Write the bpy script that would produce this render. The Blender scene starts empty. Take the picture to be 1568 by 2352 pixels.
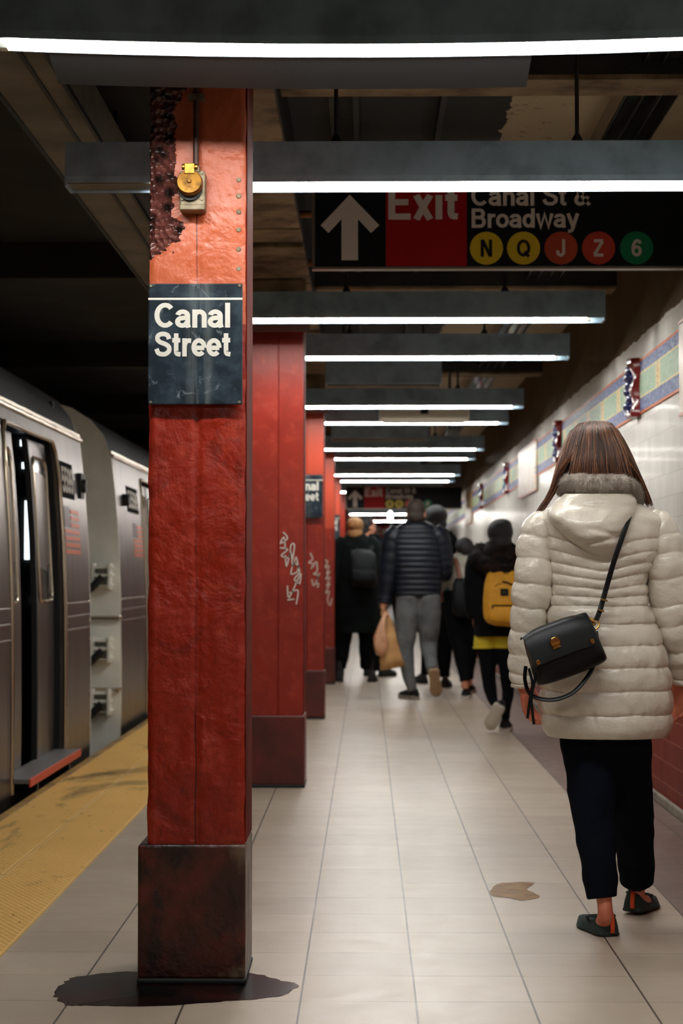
import bpy, math, random
import numpy as np
from mathutils import Vector, Matrix, noise
random.seed(7)
SC = bpy.context.scene
COL = SC.collection
PI = math.pi

# ------------------------------------------------------------------ camera, light, exposure
CAM_H, FPX, W, H = 1.12, 4100.0, 1568, 2352
PITCH, YAW = math.radians(2.081), math.radians(0.797)
cd = bpy.data.cameras.new('camera'); cam = bpy.data.objects.new('camera', cd); COL.objects.link(cam)
cam.location = (0, 0, CAM_H); cam.rotation_euler = (PI/2 + PITCH, 0, YAW)
cd.sensor_fit = 'VERTICAL'; cd.sensor_height = 36.0; cd.lens = 36.0*FPX/H
cd.clip_start = 0.05; cd.clip_end = 200
cd.dof.use_dof = True; cd.dof.focus_distance = 5.25; cd.dof.aperture_fstop = 4.8
SC.camera = cam
SC.view_settings.view_transform = 'Standard'; SC.view_settings.look = 'None'
SC.view_settings.gamma = 1.0; SC.view_settings.use_curve_mapping = False
SC.view_settings.exposure = 0.0
try:
    SC.cycles.use_denoising = True
    SC.cycles.max_bounces = 8; SC.cycles.diffuse_bounces = 4; SC.cycles.glossy_bounces = 4
    SC.cycles.sample_clamp_indirect = 4.0
    SC.cycles.caustics_reflective = False; SC.cycles.caustics_refractive = False
except Exception: pass
wd = bpy.data.worlds.new('world'); SC.world = wd; wd.use_nodes = True
wd.node_tree.nodes['Background'].inputs[0].default_value = (0.35, 0.6, 0.8, 1)
wd.node_tree.nodes['Background'].inputs[1].default_value = 0.006
TUBE_STRENGTH = 84.0

CR = cam.rotation_euler.to_matrix()
def at(px, py, Y):                       # the real place, Y metres down the platform, that the photo shows at (px, py)
    d = CR @ Vector(((px-W/2)/FPX, (H/2-py)/FPX, -1.0))
    t = Y/d.y
    return Vector((d.x*t, Y, CAM_H + d.z*t))
def ground(px, py, z=0.0):
    d = CR @ Vector(((px-W/2)/FPX, (H/2-py)/FPX, -1.0))
    t = (z-CAM_H)/d.z
    return Vector((d.x*t, d.y*t, z))

# ------------------------------------------------------------------ mesh helpers
class MB:
    def __init__(s): s.v = []; s.f = []
    def add(s, vs, fs):
        b = len(s.v); s.v += [tuple(v) for v in vs]; s.f += [tuple(i+b for i in f) for f in fs]; return s
    def box(s, x0, x1, y0, y1, z0, z1):
        return s.add([(x0,y0,z0),(x1,y0,z0),(x1,y1,z0),(x0,y1,z0),(x0,y0,z1),(x1,y0,z1),(x1,y1,z1),(x0,y1,z1)],
              [(0,3,2,1),(4,5,6,7),(0,1,5,4),(1,2,6,5),(2,3,7,6),(3,0,4,7)])
    def obox(s, c, ex, ey, ez):           # oriented box from centre and half-axis vectors
        c, ex, ey, ez = Vector(c), Vector(ex), Vector(ey), Vector(ez)
        vs = [c+sx*ex+sy*ey+sz*ez for sz in (-1,1) for (sx,sy) in ((-1,-1),(1,-1),(1,1),(-1,1))]
        return s.add(vs, [(0,3,2,1),(4,5,6,7),(0,1,5,4),(1,2,6,5),(2,3,7,6),(3,0,4,7)])
    def rings(s, rs, cap0=True, cap1=True):
        n = len(rs[0]); b = len(s.v)
        for r in rs: s.v += [tuple(p) for p in r]
        for i in range(len(rs)-1):
            for j in range(n):
                k = (j+1) % n
                s.f.append((b+i*n+j, b+i*n+k, b+(i+1)*n+k, b+(i+1)*n+j))
        if cap0: s.f.append(tuple(b+j for j in reversed(range(n))))
        if cap1: s.f.append(tuple(b+(len(rs)-1)*n+j for j in range(n)))
        return s
    def tube(s, pts, rad, n=10, cap=True, squash=None):
        pts = [Vector(p) for p in pts]
        if not hasattr(rad, '__len__'): rad = [rad]*len(pts)
        t0 = (pts[1]-pts[0]).normalized()
        u = t0.orthogonal().normalized()
        if squash:                        # flat ribbon: squash = (normal vector, ratio)
            u = Vector(squash[0]).normalized(); u = (u - t0*u.dot(t0)).normalized()
        rs = []
        for i, p in enumerate(pts):
            a = pts[max(i-1,0)]; c = pts[min(i+1,len(pts)-1)]
            t = (c-a).normalized() if (c-a).length > 1e-9 else t0
            u = u - t*u.dot(t)
            u = u.normalized() if u.length > 1e-6 else t.orthogonal().normalized()
            w = t.cross(u)
            ru = rad[i]*(squash[1] if squash else 1)
            rs.append([p + u*(ru*math.cos(2*PI*j/n)) + w*(rad[i]*math.sin(2*PI*j/n)) for j in range(n)])
        return s.rings(rs, cap, cap)
    def ell(s, c, r, n=20, m=12, rot=None):
        c = Vector(c); rs = []
        for i in range(m+1):
            th = PI*(i/m)*0.998 + 0.003
            ring = []
            for j in range(n):
                p = Vector((r[0]*math.sin(th)*math.cos(2*PI*j/n), r[1]*math.sin(th)*math.sin(2*PI*j/n), -r[2]*math.cos(th)))
                if rot: p = rot @ p
                ring.append(c+p)
            rs.append(ring)
        return s.rings(rs)
    def cyl(s, a, b, r, n=16): return s.tube([a, b], r, n)
    def prism(s, poly, vec):
        n = len(poly); vec = Vector(vec); P = [Vector(p) for p in poly]
        return s.add(P + [p+vec for p in P],
            [tuple(reversed(range(n))), tuple(range(n, 2*n))] + [(i,(i+1)%n,(i+1)%n+n,i+n) for i in range(n)])

def smooth_path(pts, k=6):
    pts = [Vector(p) if len(p) == 3 else Vector((p[0],p[1],0)) for p in pts]
    out = []
    for i in range(len(pts)-1):
        p0, p1, p2, p3 = pts[max(i-1,0)], pts[i], pts[i+1], pts[min(i+2,len(pts)-1)]
        for j in range(k):
            t = j/k
            out.append(0.5*((2*p1)+(-p0+p2)*t+(2*p0-5*p1+4*p2-p3)*t*t+(-p0+3*p1-3*p2+p3)*t**3))
    out.append(pts[-1]); return out
def interp_rows(rows, m):                 # smooth interpolation of number rows, m steps between first and last key
    R = [list(map(float, r)) for r in rows]; key = [r[0] for r in R]; out = []
    for i in range(m+1):
        k = key[0] + (key[-1]-key[0])*i/m
        j = 0
        sgn = 1 if key[-1] > key[0] else -1
        while j < len(key)-2 and sgn*(k-key[j+1]) > 0: j += 1
        t = (k-key[j])/(key[j+1]-key[j])
        a, b, c, d = R[max(j-1,0)], R[j], R[j+1], R[min(j+2,len(R)-1)]
        row = [k]
        for q in range(1, len(b)):
            m1 = 0 if j == 0 else (c[q]-a[q])/(c[0]-a[0])*(c[0]-b[0])
            m2 = 0 if j >= len(R)-2 else (d[q]-b[q])/(d[0]-b[0])*(c[0]-b[0])
            if j == 0: m1 = c[q]-b[q]
            if j >= len(R)-2: m2 = c[q]-b[q]
            row.append((2*t**3-3*t*t+1)*b[q]+(t**3-2*t*t+t)*m1+(-2*t**3+3*t*t)*c[q]+(t**3-t*t)*m2)
        out.append(row)
    return out

def tag(o, label=None, cat=None, group=None, kind=None):
    if label: o['label'] = label
    if cat: o['category'] = cat
    if group: o['group'] = group
    if kind: o['kind'] = kind
    return o
def thing(name, label, cat, loc, group=None):
    o = bpy.data.objects.new(name, None); COL.objects.link(o); o.location = loc; o.empty_display_size = .1
    return tag(o, label, cat, group)
def root_loc(o):
    l = Vector((0,0,0))
    while o is not None: l += o.location; o = o.parent
    return l
def islands(mb):
    par = list(range(len(mb.v)))
    def find(a):
        while par[a] != a: par[a] = par[par[a]]; a = par[a]
        return a
    for f in mb.f:
        r = find(f[0])
        for i in f[1:]: par[find(i)] = r
    out = {}
    for f in mb.f: out.setdefault(find(f[0]), []).append(f)
    res = []
    for fs in out.values():
        ids = sorted({i for f in fs for i in f}); mp = {i: k for k, i in enumerate(ids)}
        m = MB(); m.v = [mb.v[i] for i in ids]; m.f = [tuple(mp[i] for i in f) for f in fs]; res.append(m)
    return res
def objs(name, mb, mat, parent=None, **kw):   # every separate piece becomes a part of its own
    return [obj(name, m, mat, parent, **kw) for m in islands(mb)]
def obj(name, mb, mat, parent=None, smooth=False, bevel=0, seg=2, sub=0, origin=None, angle=35):
    me = bpy.data.meshes.new(name)
    off = root_loc(parent) if parent else (Vector(origin) if origin is not None else Vector((0,0,0)))
    me.from_pydata([(v[0]-off.x, v[1]-off.y, v[2]-off.z) for v in mb.v], [], mb.f); me.update()
    o = bpy.data.objects.new(name, me); COL.objects.link(o)
    if parent: o.parent = parent
    else: o.location = off
    if isinstance(mat, (list, tuple)):
        for m in mat: me.materials.append(m)
    else: me.materials.append(mat)
    if smooth:
        me.polygons.foreach_set('use_smooth', [True]*len(me.polygons))
        if smooth != 'all':
            try: me.set_sharp_from_angle(angle=math.radians(angle))
            except Exception: pass
    if bevel:
        b = o.modifiers.new('bevel', 'BEVEL'); b.width = bevel; b.segments = seg; b.limit_method = 'ANGLE'; b.angle_limit = math.radians(40)
    if sub:
        q = o.modifiers.new('sub', 'SUBSURF'); q.levels = sub; q.render_levels = sub
    return o
def remesh(o, voxel, it=4, fac=.5):
    r = o.modifiers.new('r', 'REMESH'); r.mode = 'VOXEL'; r.voxel_size = voxel
    q = o.modifiers.new('s', 'SMOOTH'); q.iterations = it; q.factor = fac
    dg = bpy.context.evaluated_depsgraph_get(); dg.update()
    me = bpy.data.meshes.new_from_object(o.evaluated_get(dg))
    old = o.data; mats = [m for m in old.materials]
    o.modifiers.clear(); o.data = me
    me.materials.clear()
    for m in mats: me.materials.append(m)
    me.polygons.foreach_set('use_smooth', [True]*len(me.polygons)); me.name = o.name
    return o
def copy_tree(o, parent=None):
    c = o.copy(); COL.objects.link(c)
    if parent: c.parent = parent
    for ch in list(o.children): copy_tree(ch, c)
    return c

# ------------------------------------------------------------------ materials
def s2l(*c): return tuple(((x/255)/12.92 if x/255 <= .04045 else ((x/255+.055)/1.055)**2.4) for x in c) + (1,)
class N:                                  # tiny node-graph writer
    def __init__(s, name):
        s.m = bpy.data.materials.new(name); s.m.use_nodes = True; s.t = s.m.node_tree
        s.b = s.t.nodes['Principled BSDF']; s.tc = None
    def n(s, typ, **kw):
        x = s.t.nodes.new(typ)
        for k, v in kw.items():
            if k.startswith('_'): x.inputs[int(k[1:])].default_value = v
            else: setattr(x, k, v)
        return x
    def link(s, a, b): s.t.links.new(a, b)
    def co(s):
        if not s.tc: s.tc = s.n('ShaderNodeNewGeometry')
        return s.tc.outputs['Position']
    def math(s, op, a, b=None, c=None, clamp=False):
        x = s.n('ShaderNodeMath', operation=op); x.use_clamp = clamp
        for i, q in enumerate((a, b, c)):
            if q is None: continue
            if isinstance(q, (int, float)): x.inputs[i].default_value = q
            else: s.link(q, x.inputs[i])
        return x.outputs[0]
    def mix(s, f, a, b, mode='MIX'):
        x = s.n('ShaderNodeMix', data_type='RGBA', blend_type=mode)
        for sock, q in ((x.inputs[0], f), (x.inputs[6], a), (x.inputs[7], b)):
            if isinstance(q, (int, float, tuple)): sock.default_value = q
            else: s.link(q, sock)
        return x.outputs[2]
    def ramp(s, v, stops):
        x = s.n('ShaderNodeValToRGB'); e = x.color_ramp.elements
        while len(e) < len(stops): e.new(.5)
        for q, (p, c) in zip(e, stops):
            q.position = p; q.color = c if isinstance(c, tuple) else (c, c, c, 1)
        s.link(v, x.inputs[0]); return x.outputs[0]
    def noise(s, scale, detail=4, rough=.55, vec=None, dist=0, out=0):
        x = s.n('ShaderNodeTexNoise'); x.inputs['Scale'].default_value = scale; x.inputs['Detail'].default_value = detail
        x.inputs['Roughness'].default_value = rough; x.inputs['Distortion'].default_value = dist
        s.link(vec if vec is not None else s.co(), x.inputs['Vector']); return x.outputs[out]
    def voro(s, scale, vec=None, feature='F1', out='Distance'):
        x = s.n('ShaderNodeTexVoronoi'); x.feature = feature; x.inputs['Scale'].default_value = scale
        s.link(vec if vec is not None else s.co(), x.inputs['Vector']); return x.outputs[out]
    def scale(s, sx, sy, sz):
        x = s.n('ShaderNodeVectorMath', operation='MULTIPLY'); s.link(s.co(), x.inputs[0]); x.inputs[1].default_value = (sx, sy, sz)
        return x.outputs[0]
    def xyz(s):
        x = s.n('ShaderNodeSeparateXYZ'); s.link(s.co(), x.inputs[0]); return x.outputs
    def bump(s, h, strength=.3, dist=.01, prev=None):
        x = s.n('ShaderNodeBump'); x.inputs['Strength'].default_value = strength; x.inputs['Distance'].default_value = dist
        s.link(h, x.inputs['Height'])
        if prev is not None: s.link(prev, x.inputs['Normal'])
        s.link(x.outputs[0], s.b.inputs['Normal']); return x.outputs[0]
    def set(s, k, v):
        i = s.b.inputs[k]
        if isinstance(v, (int, float, tuple)): i.default_value = v
        else: s.link(v, i)
        return s
def mat(name, col, rough=.5, metal=0., col2=None, ns=6, lo=.4, hi=.65, bump=0, bs=60, bd=.004, coat=0, emit=0, sheen=0, spec=None, squeeze=None):
    g = N(name); g.set('Roughness', rough).set('Metallic', metal)
    if col2 is not None:
        v = g.scale(*squeeze) if squeeze else None
        f = g.ramp(g.noise(ns, 6, .6, v), [(lo, 0.), (hi, 1.)])
        g.set('Base Color', g.mix(f, col, col2))
    else: g.set('Base Color', col)
    if bump: g.bump(g.noise(bs, 4), bump, bd)
    if coat: g.set('Coat Weight', coat); g.set('Coat Roughness', .12)
    if sheen: g.set('Sheen Weight', sheen)
    if spec is not None: g.set('Specular IOR Level', spec)
    if emit: g.set('Emission Color', col).set('Emission Strength', emit)
    return g.m

def floor_mat():
    g = N('platform_floor_tile'); x, y, z = g.xyz(); T = .3048
    u = g.math('DIVIDE', g.math('SUBTRACT', x, .130), T); v = g.math('DIVIDE', g.math('SUBTRACT', y, .183), T)
    du = g.math('ABSOLUTE', g.math('SUBTRACT', g.math('FRACT', g.math('ADD', u, .5)), .5))
    dv = g.math('ABSOLUTE', g.math('SUBTRACT', g.math('FRACT', g.math('ADD', v, .5)), .5))
    lu = g.math('LESS_THAN', du, .0095); lv = g.math('LESS_THAN', dv, .0095)
    cid = g.n('ShaderNodeCombineXYZ'); g.link(g.math('FLOOR', u), cid.inputs[0]); g.link(g.math('FLOOR', v), cid.inputs[1])
    wn = g.n('ShaderNodeTexWhiteNoise', noise_dimensions='3D'); g.link(cid.outputs[0], wn.inputs[0])
    base = g.mix(wn.outputs[0], s2l(180,165,147), s2l(192,177,158))
    dirt = g.ramp(g.noise(2.2, 7, .65), [(.38, 0.), (.75, 1.)])
    base = g.mix(g.math('MULTIPLY', dirt, .45), base, s2l(156,132,108))
    speck = g.ramp(g.noise(240, 2, .5), [(.35, 0.), (.7, 1.)])
    base = g.mix(g.math('MULTIPLY', speck, .25), base, s2l(150,138,126))
    border = g.math('GREATER_THAN', x, .130+3*T)
    base = g.mix(border, base, g.mix(wn.outputs[0], s2l(112,92,84), s2l(126,106,96)))
    wear = g.ramp(g.noise(5, 5), [(.4, 0.25), (.62, 1.)])
    base = g.mix(g.math('MULTIPLY', lv, g.math('MULTIPLY', wear, .7)), base, s2l(88,74,62))
    base = g.mix(g.math('MULTIPLY', lu, .9), base, s2l(58,48,42))
    g.set('Base Color', base)
    g.set('Roughness', g.math('ADD', .25, g.math('MULTIPLY', g.noise(9, 5), .22)))
    hgt = g.math('SUBTRACT', g.math('MULTIPLY', g.noise(140, 3), .15), g.math('MAXIMUM', lu, lv))
    g.bump(hgt, .25, .002)
    return g.m

def paint_mat(name, peel=False, foot=False, orange_top=False):
    g = N(name); x, y, z = g.xyz()
    n1 = g.noise(3.2, 6, .62); n2 = g.noise(17, 6, .6)
    base = g.mix(g.ramp(n1, [(.35, 0.), (.7, 1.)]), s2l(150,35,12), s2l(128,26,9))
    base = g.mix(g.math('MULTIPLY', g.ramp(n2, [(.52, 0.), (.72, 1.)]), .35), base, s2l(196,72,44))
    if orange_top: base = g.mix(g.math('GREATER_THAN', g.math('ADD', z, g.math('MULTIPLY', g.noise(4, 4), .3)), 1.75), base, g.mix(n1, s2l(182,70,44), s2l(170,56,32)))  # shaft turns more orange above a ragged edge
    rough = g.math('ADD', .26, g.math('MULTIPLY', n2, .25))
    if foot:
        base = g.mix(g.ramp(g.noise(5.5, 6, .6), [(.36, 0.), (.6, 1.)]), s2l(96,32,22), s2l(54,26,20))
        base = g.mix(g.math('MULTIPLY', g.ramp(g.noise(4.1, 5, .6, None, .5), [(.50, 0.), (.60, 1.)]), .8), base, s2l(112,94,76))
        base = g.mix(g.math('MULTIPLY', g.ramp(g.noise(7.3, 5, .6, g.scale(1,1,.6)), [(.52, 0.), (.60, 1.)]), .85), base, s2l(24,14,12))
    vo = g.voro(26)
    lump = g.math('ADD', g.math('MULTIPLY', g.noise(8, 4, .55, None, .4), 1.0), g.math('MULTIPLY', g.noise(40, 3, .5), .22))
    if peel:
        # old peeled, burnt-looking paint on the upper left of the front face
        e = g.math('ADD', g.math('MULTIPLY', g.math('SUBTRACT', g.noise(14, 5, .6), .5), .16), x)
        fx = g.math('LESS_THAN', e, -.525)
        e2 = g.math('ADD', g.math('MULTIPLY', g.math('SUBTRACT', g.noise(9, 5, .6), .5), .3), z)
        fz = g.math('GREATER_THAN', e2, 2.055)
        f = g.math('MULTIPLY', fx, fz)
        base = g.mix(f, base, g.mix(g.ramp(vo, [(.2, 0.), (.6, 1.)]), s2l(24,14,13), s2l(98,54,48)))
        lump = g.math('ADD', lump, g.math('MULTIPLY', g.math('MULTIPLY', f, g.voro(58)), 1.6))
        rough = g.math('SUBTRACT', rough, g.math('MULTIPLY', f, .12))
        # pale scuffed patches by the plate screws along the right edge
        ed = g.math('GREATER_THAN', g.math('ADD', x, g.math('MULTIPLY', g.math('SUBTRACT', g.noise(20, 4), .5), .06)), -.352)
        base = g.mix(g.math('MULTIPLY', g.math('MULTIPLY', ed, g.math('GREATER_THAN', z, 1.9)), .5), base, s2l(190,120,80))
        tr = g.ramp(g.noise(6, 3, .5, None, 2.5), [(.485, 0.), (.5, 1.), (.515, 0.)])
        base = g.mix(g.math('MULTIPLY', tr, .35), base, s2l(60,16,12))
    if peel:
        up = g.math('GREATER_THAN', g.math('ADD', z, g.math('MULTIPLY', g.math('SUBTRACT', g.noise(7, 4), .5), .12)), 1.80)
        orange_tone = g.mix(n1, s2l(196,100,62), s2l(180,82,50))  # more orange tone for the upper shaft
        base = g.mix(g.math('MULTIPLY', up, g.math('SUBTRACT', 1., f)), base, orange_tone)
    if peel:
        ck = g.math('LESS_THAN', g.math('ABSOLUTE', g.math('ADD', g.math('ADD', x, .4725), g.math('MULTIPLY', g.math('SUBTRACT', g.noise(6, 5, .6), .5), .016))), .0016)
        base = g.mix(g.math('MULTIPLY', ck, g.ramp(g.noise(3.3, 4), [(.36, .15), (.55, .85)])), base, s2l(34,10,8))
        dk = g.ramp(g.noise(4.6, 6, .65, g.scale(1,1,.7), .8), [(.56, 0.), (.70, 1.)])
        base = g.mix(g.math('MULTIPLY', dk, g.math('MULTIPLY', g.math('LESS_THAN', z, 1.5), .6)), base, s2l(72,16,11))
    g.set('Base Color', base).set('Roughness', rough)
    g.bump(lump, .75 if peel or foot else .35, .016 if peel or foot else .008)
    return g.m

def tile_wall_mat():
    g = N('glazed_wall_tile'); x, y, z = g.xyz(); T = .108
    v = g.math('DIVIDE', z, T); u = g.math('DIVIDE', y, T)
    dv = g.math('ABSOLUTE', g.math('SUBTRACT', g.math('FRACT', v), .5)); du = g.math('ABSOLUTE', g.math('SUBTRACT', g.math('FRACT', u), .5))
    ln = g.math('MAXIMUM', g.math('GREATER_THAN', dv, .485), g.math('MULTIPLY', g.math('GREATER_THAN', du, .488), .5))
    cid = g.n('ShaderNodeCombineXYZ'); g.link(g.math('FLOOR', u), cid.inputs[0]); g.link(g.math('FLOOR', v), cid.inputs[1])
    wn = g.n('ShaderNodeTexWhiteNoise', noise_dimensions='3D'); g.link(cid.outputs[0], wn.inputs[0])
    red = g.math('LESS_THAN', z, .972)
    white = g.mix(wn.outputs[0], s2l(208,205,198), s2l(220,217,211))
    rd = g.mix(wn.outputs[0], s2l(112,44,34), s2l(126,54,42))
    plaster_shade = g.math('GREATER_THAN', g.math('ADD', z, g.math('MULTIPLY', g.math('SUBTRACT', g.noise(5, 5), .5), .05)), 2.40)  # plaster tone carried down over the upper tiles to stand in for shade
    c = g.mix(red, white, rd)
    c = g.mix(g.math('MULTIPLY', ln, .5), c, g.mix(red, s2l(170,165,155), s2l(205,140,115)))
    c = g.mix(plaster_shade, c, g.mix(g.noise(3, 5), s2l(122,104,84), s2l(92,78,62)))
    g.set('Base Color', c).set('IOR', 1.03).set('Specular IOR Level', .2).set('Coat Weight', .02).set('Coat Roughness', .07)
    g.set('Roughness', g.math('ADD', .24, g.math('MULTIPLY', plaster_shade, .5)))
    tilt = g.math('ADD', g.math('MULTIPLY', wn.outputs[0], .2), g.math('MULTIPLY', g.noise(9, 2), 1.6))
    g.bump(g.math('SUBTRACT', tilt, g.math('MULTIPLY', ln, .5)), .12, .004)
    return g.m

def frieze_mat():
    g = N('mosaic_frieze'); x, y, z = g.xyz()
    t = g.math('DIVIDE', g.math('SUBTRACT', z, FZ0), FZ1-FZ0)
    cell = g.voro(75, None, 'F1', 'Color'); sep = g.n('ShaderNodeSeparateColor'); g.link(cell, sep.inputs[0]); r = sep.outputs[0]
    blue = g.ramp(r, [(0., s2l(44,52,92)), (.5, s2l(88,98,142)), (1., s2l(136,146,176))])
    green = g.ramp(r, [(0., s2l(130,158,134)), (.5, s2l(150,176,150)), (1., s2l(176,190,160))])
    cream = g.ramp(r, [(0., s2l(206,186,120)), (1., s2l(222,206,148))])
    orange = g.ramp(r, [(0., s2l(184,86,44)), (1., s2l(206,122,72))])
    d = g.math('ABSOLUTE', g.math('SUBTRACT', t, .52))
    c = g.mix(g.math('GREATER_THAN', d, .205), green, cream)
    c = g.mix(g.math('GREATER_THAN', d, .235), c, blue)
    c = g.mix(g.math('GREATER_THAN', g.math('ABSOLUTE', g.math('SUBTRACT', t, .5)), .455), c, orange)
    w = g.math('FRACT', g.math('DIVIDE', g.math('SUBTRACT', y, 8.83), .70))
    dv = g.math('MULTIPLY', g.math('LESS_THAN', w, .20), g.math('LESS_THAN', d, .22))
    c = g.mix(dv, c, cream)
    g.set('Base Color', c).set('Roughness', .5).set('IOR', 1.15)
    g.bump(g.voro(75), .2, .002)
    return g.m

def ceiling_mat():
    g = N('ceiling_plaster'); x, y, z = g.xyz()
    c = g.mix(g.noise(1.6, 6, .6), s2l(196,180,152), s2l(156,142,118))
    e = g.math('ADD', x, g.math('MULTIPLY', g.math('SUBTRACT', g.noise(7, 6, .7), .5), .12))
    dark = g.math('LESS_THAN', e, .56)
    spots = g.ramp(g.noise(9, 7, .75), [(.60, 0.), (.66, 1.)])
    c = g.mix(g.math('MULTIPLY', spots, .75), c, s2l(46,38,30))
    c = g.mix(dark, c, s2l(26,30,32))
    g.set('Base Color', c).set('Roughness', .75); g.bump(g.noise(22, 6), .25, .01)
    return g.m

def wet_mat(name, col, rough=.08, alpha_noise=None):
    g = N(name); g.set('Base Color', col).set('Roughness', rough)
    return g.m

FZ0, FZ1 = 1.985, 2.275
M_FLOOR = floor_mat()
M_COL1 = paint_mat('red_column_paint_peeling', peel=True); M_COL = paint_mat('red_column_paint'); M_COLF = paint_mat('orange_topped_column_paint', orange_top=True); M_FOOT = paint_mat('worn_column_foot_paint', foot=True)
M_COLFOOT = mat('dark_red_foot_paint', s2l(98,30,22), .4, col2=s2l(72,24,20), ns=5, bump=.3, bs=30)
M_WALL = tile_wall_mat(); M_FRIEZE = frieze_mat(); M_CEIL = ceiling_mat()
M_EDGEPLATE = mat('dull_red_edge_plate', s2l(104,34,24), .75, col2=s2l(74,30,24), ns=8, spec=.05)
M_CONC = mat('concrete', s2l(150,140,126), .8, col2=s2l(110,100,88), ns=5, bump=.3, bs=40)
M_DARKCONC = mat('sooty_concrete', s2l(34,34,34), .85, col2=s2l(52,48,42), ns=3, bump=.3, bs=20)
M_BEIGE = mat('beige_beam_plaster', s2l(150,128,98), .75, col2=s2l(92,70,46), ns=6, bump=.4, bs=25)
M_RUST = mat('rusty_plaster', s2l(160,110,60), .8, col2=s2l(112,60,28), ns=9, bump=.4, bs=30)
M_SOOT = mat('black_soot_paint', s2l(24,27,30), .6, col2=s2l(36,36,34), ns=5, bump=.2, bs=30)
M_HOUSING = mat('grey_fixture_paint', s2l(150,174,190), .4, col2=s2l(122,142,156), ns=7)
M_SOCKET = mat('lamp_socket_plastic', s2l(232,224,206), .5)
M_STEELDK = mat('dark_steel', s2l(40,42,44), .45, .6)
M_TRAY = mat('galvanised_tray', s2l(170,170,166), .09, .95, col2=s2l(110,108,102), ns=5)
M_TRAYDULL = mat('dull_cable_trunking', s2l(120,112,98), .55, .2, col2=s2l(84,78,66), ns=3)
g_ = N('lit_fluorescent_tube'); g_.set('Base Color', (1,1,1,1)).set('Emission Color', (1.0,.965,.90,1)).set('Emission Strength', TUBE_STRENGTH); M_TUBE = g_.m
M_YELLOW = mat('tactile_yellow', s2l(206,160,70), .55, col2=s2l(120,92,48), ns=1.7, lo=.5, hi=.78, bump=.15, bs=80)
M_YEDGE = mat('yellow_edge_board', s2l(176,132,56), .6, col2=s2l(110,84,44), ns=3, bump=.2, bs=40)
def sign_mat():
    g = N('scuffed_black_enamel_sign'); x, y, z = g.xyz()
    c = g.mix(g.ramp(g.noise(11, 6, .65), [(.45, 0.), (.75, 1.)]), s2l(26,36,44), s2l(62,76,86))
    d = g.math('ABSOLUTE', g.math('SUBTRACT', x, -.462))
    band = g.math('SUBTRACT', 1., g.math('MULTIPLY', d, 24.), None, True)
    st = g.ramp(g.noise(38, 6, .7, g.scale(1,1,.05)), [(.40, 0.), (.66, 1.)])
    c = g.mix(g.math('MULTIPLY', g.math('MULTIPLY', band, st), .75), c, s2l(142,146,144))
    sc = g.ramp(g.noise(16, 5, .7, None, 1.5), [(.60, 0.), (.68, 1.)])
    c = g.mix(g.math('MULTIPLY', sc, .5), c, s2l(150,158,162))
    g.set('Base Color', c).set('Roughness', .38).set('Specular IOR Level', .25); return g.m
M_SIGN = sign_mat()
M_SIGNCLEAN = mat('black_sign_face', s2l(13,18,24), .5, spec=.25)
M_WHITE = mat('white_sign_lettering', s2l(226,222,212), .45)
M_DIM = mat('grey_white_sign_lettering', s2l(228,220,214), .5)
M_RED = mat('red_exit_panel', s2l(170,20,22), .5, spec=.2)
M_YEL = mat('yellow_route_disc', s2l(226,196,44), .4); M_ORG = mat('brown_red_route_disc', s2l(186,70,44), .4)
M_BULR = mat('red_route_disc', s2l(196,62,46), .4); M_GRN = mat('green_route_disc', s2l(0,130,84), .4); M_BLK = mat('black_lettering', s2l(14,14,16), .4)
M_ALU = mat('sign_edge_aluminium', s2l(160,150,140), .35, .8)
M_BRASS = mat('tarnished_brass', s2l(142,100,40), .34, .85, col2=s2l(92,66,30), ns=30, lo=.45, hi=.6)
M_GALV = mat('weathered_box_metal', s2l(140,128,104), .5, .4, col2=s2l(90,78,58), ns=20, bump=.2, bs=60)
M_GRAF = mat('pale_paint_scrawl', s2l(214,200,190), .5)
def steel(name, c1, c2, r=.34):
    return mat(name, c1, r, .9, col2=c2, ns=2.6, lo=.3, hi=.7, squeeze=(1,6,.35), bump=.04, bs=14, bd=.01)
M_STEEL = steel('brushed_stainless', s2l(122,114,108), s2l(92,84,84))
M_STEELROOF = mat('dull_roof_steel', s2l(70,72,74), .55, .5)
M_CARWHITE = mat('pale_car_end_paint', s2l(236,236,228), .4, col2=s2l(216,214,204), ns=2)
M_TRIMSTEEL = mat('bright_trim_steel', s2l(190,176,156), .25, .9)
M_RUBBER = mat('black_rubber', s2l(14,16,18), .6)
M_GLASS = mat('dark_tinted_glass', s2l(18,32,40), .12, spec=.3)
M_STEP = mat('grey_door_step', s2l(120,116,116), .5, .4, bump=.5, bs=200); M_STEPEDGE = mat('orange_red_step_edge', s2l(190,70,44), .5)
M_FLAGR = mat('flag_red', s2l(196,92,54), .45); M_FLAGW = mat('flag_white', s2l(210,200,190), .5); M_FLAGB = mat('flag_blue', s2l(84,64,72), .45)
g_ = N('door_gap_glow'); g_.set('Emission Color', (.85,.95,1,1)).set('Emission Strength', 2.2); M_GAPGLOW = g_.m

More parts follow.
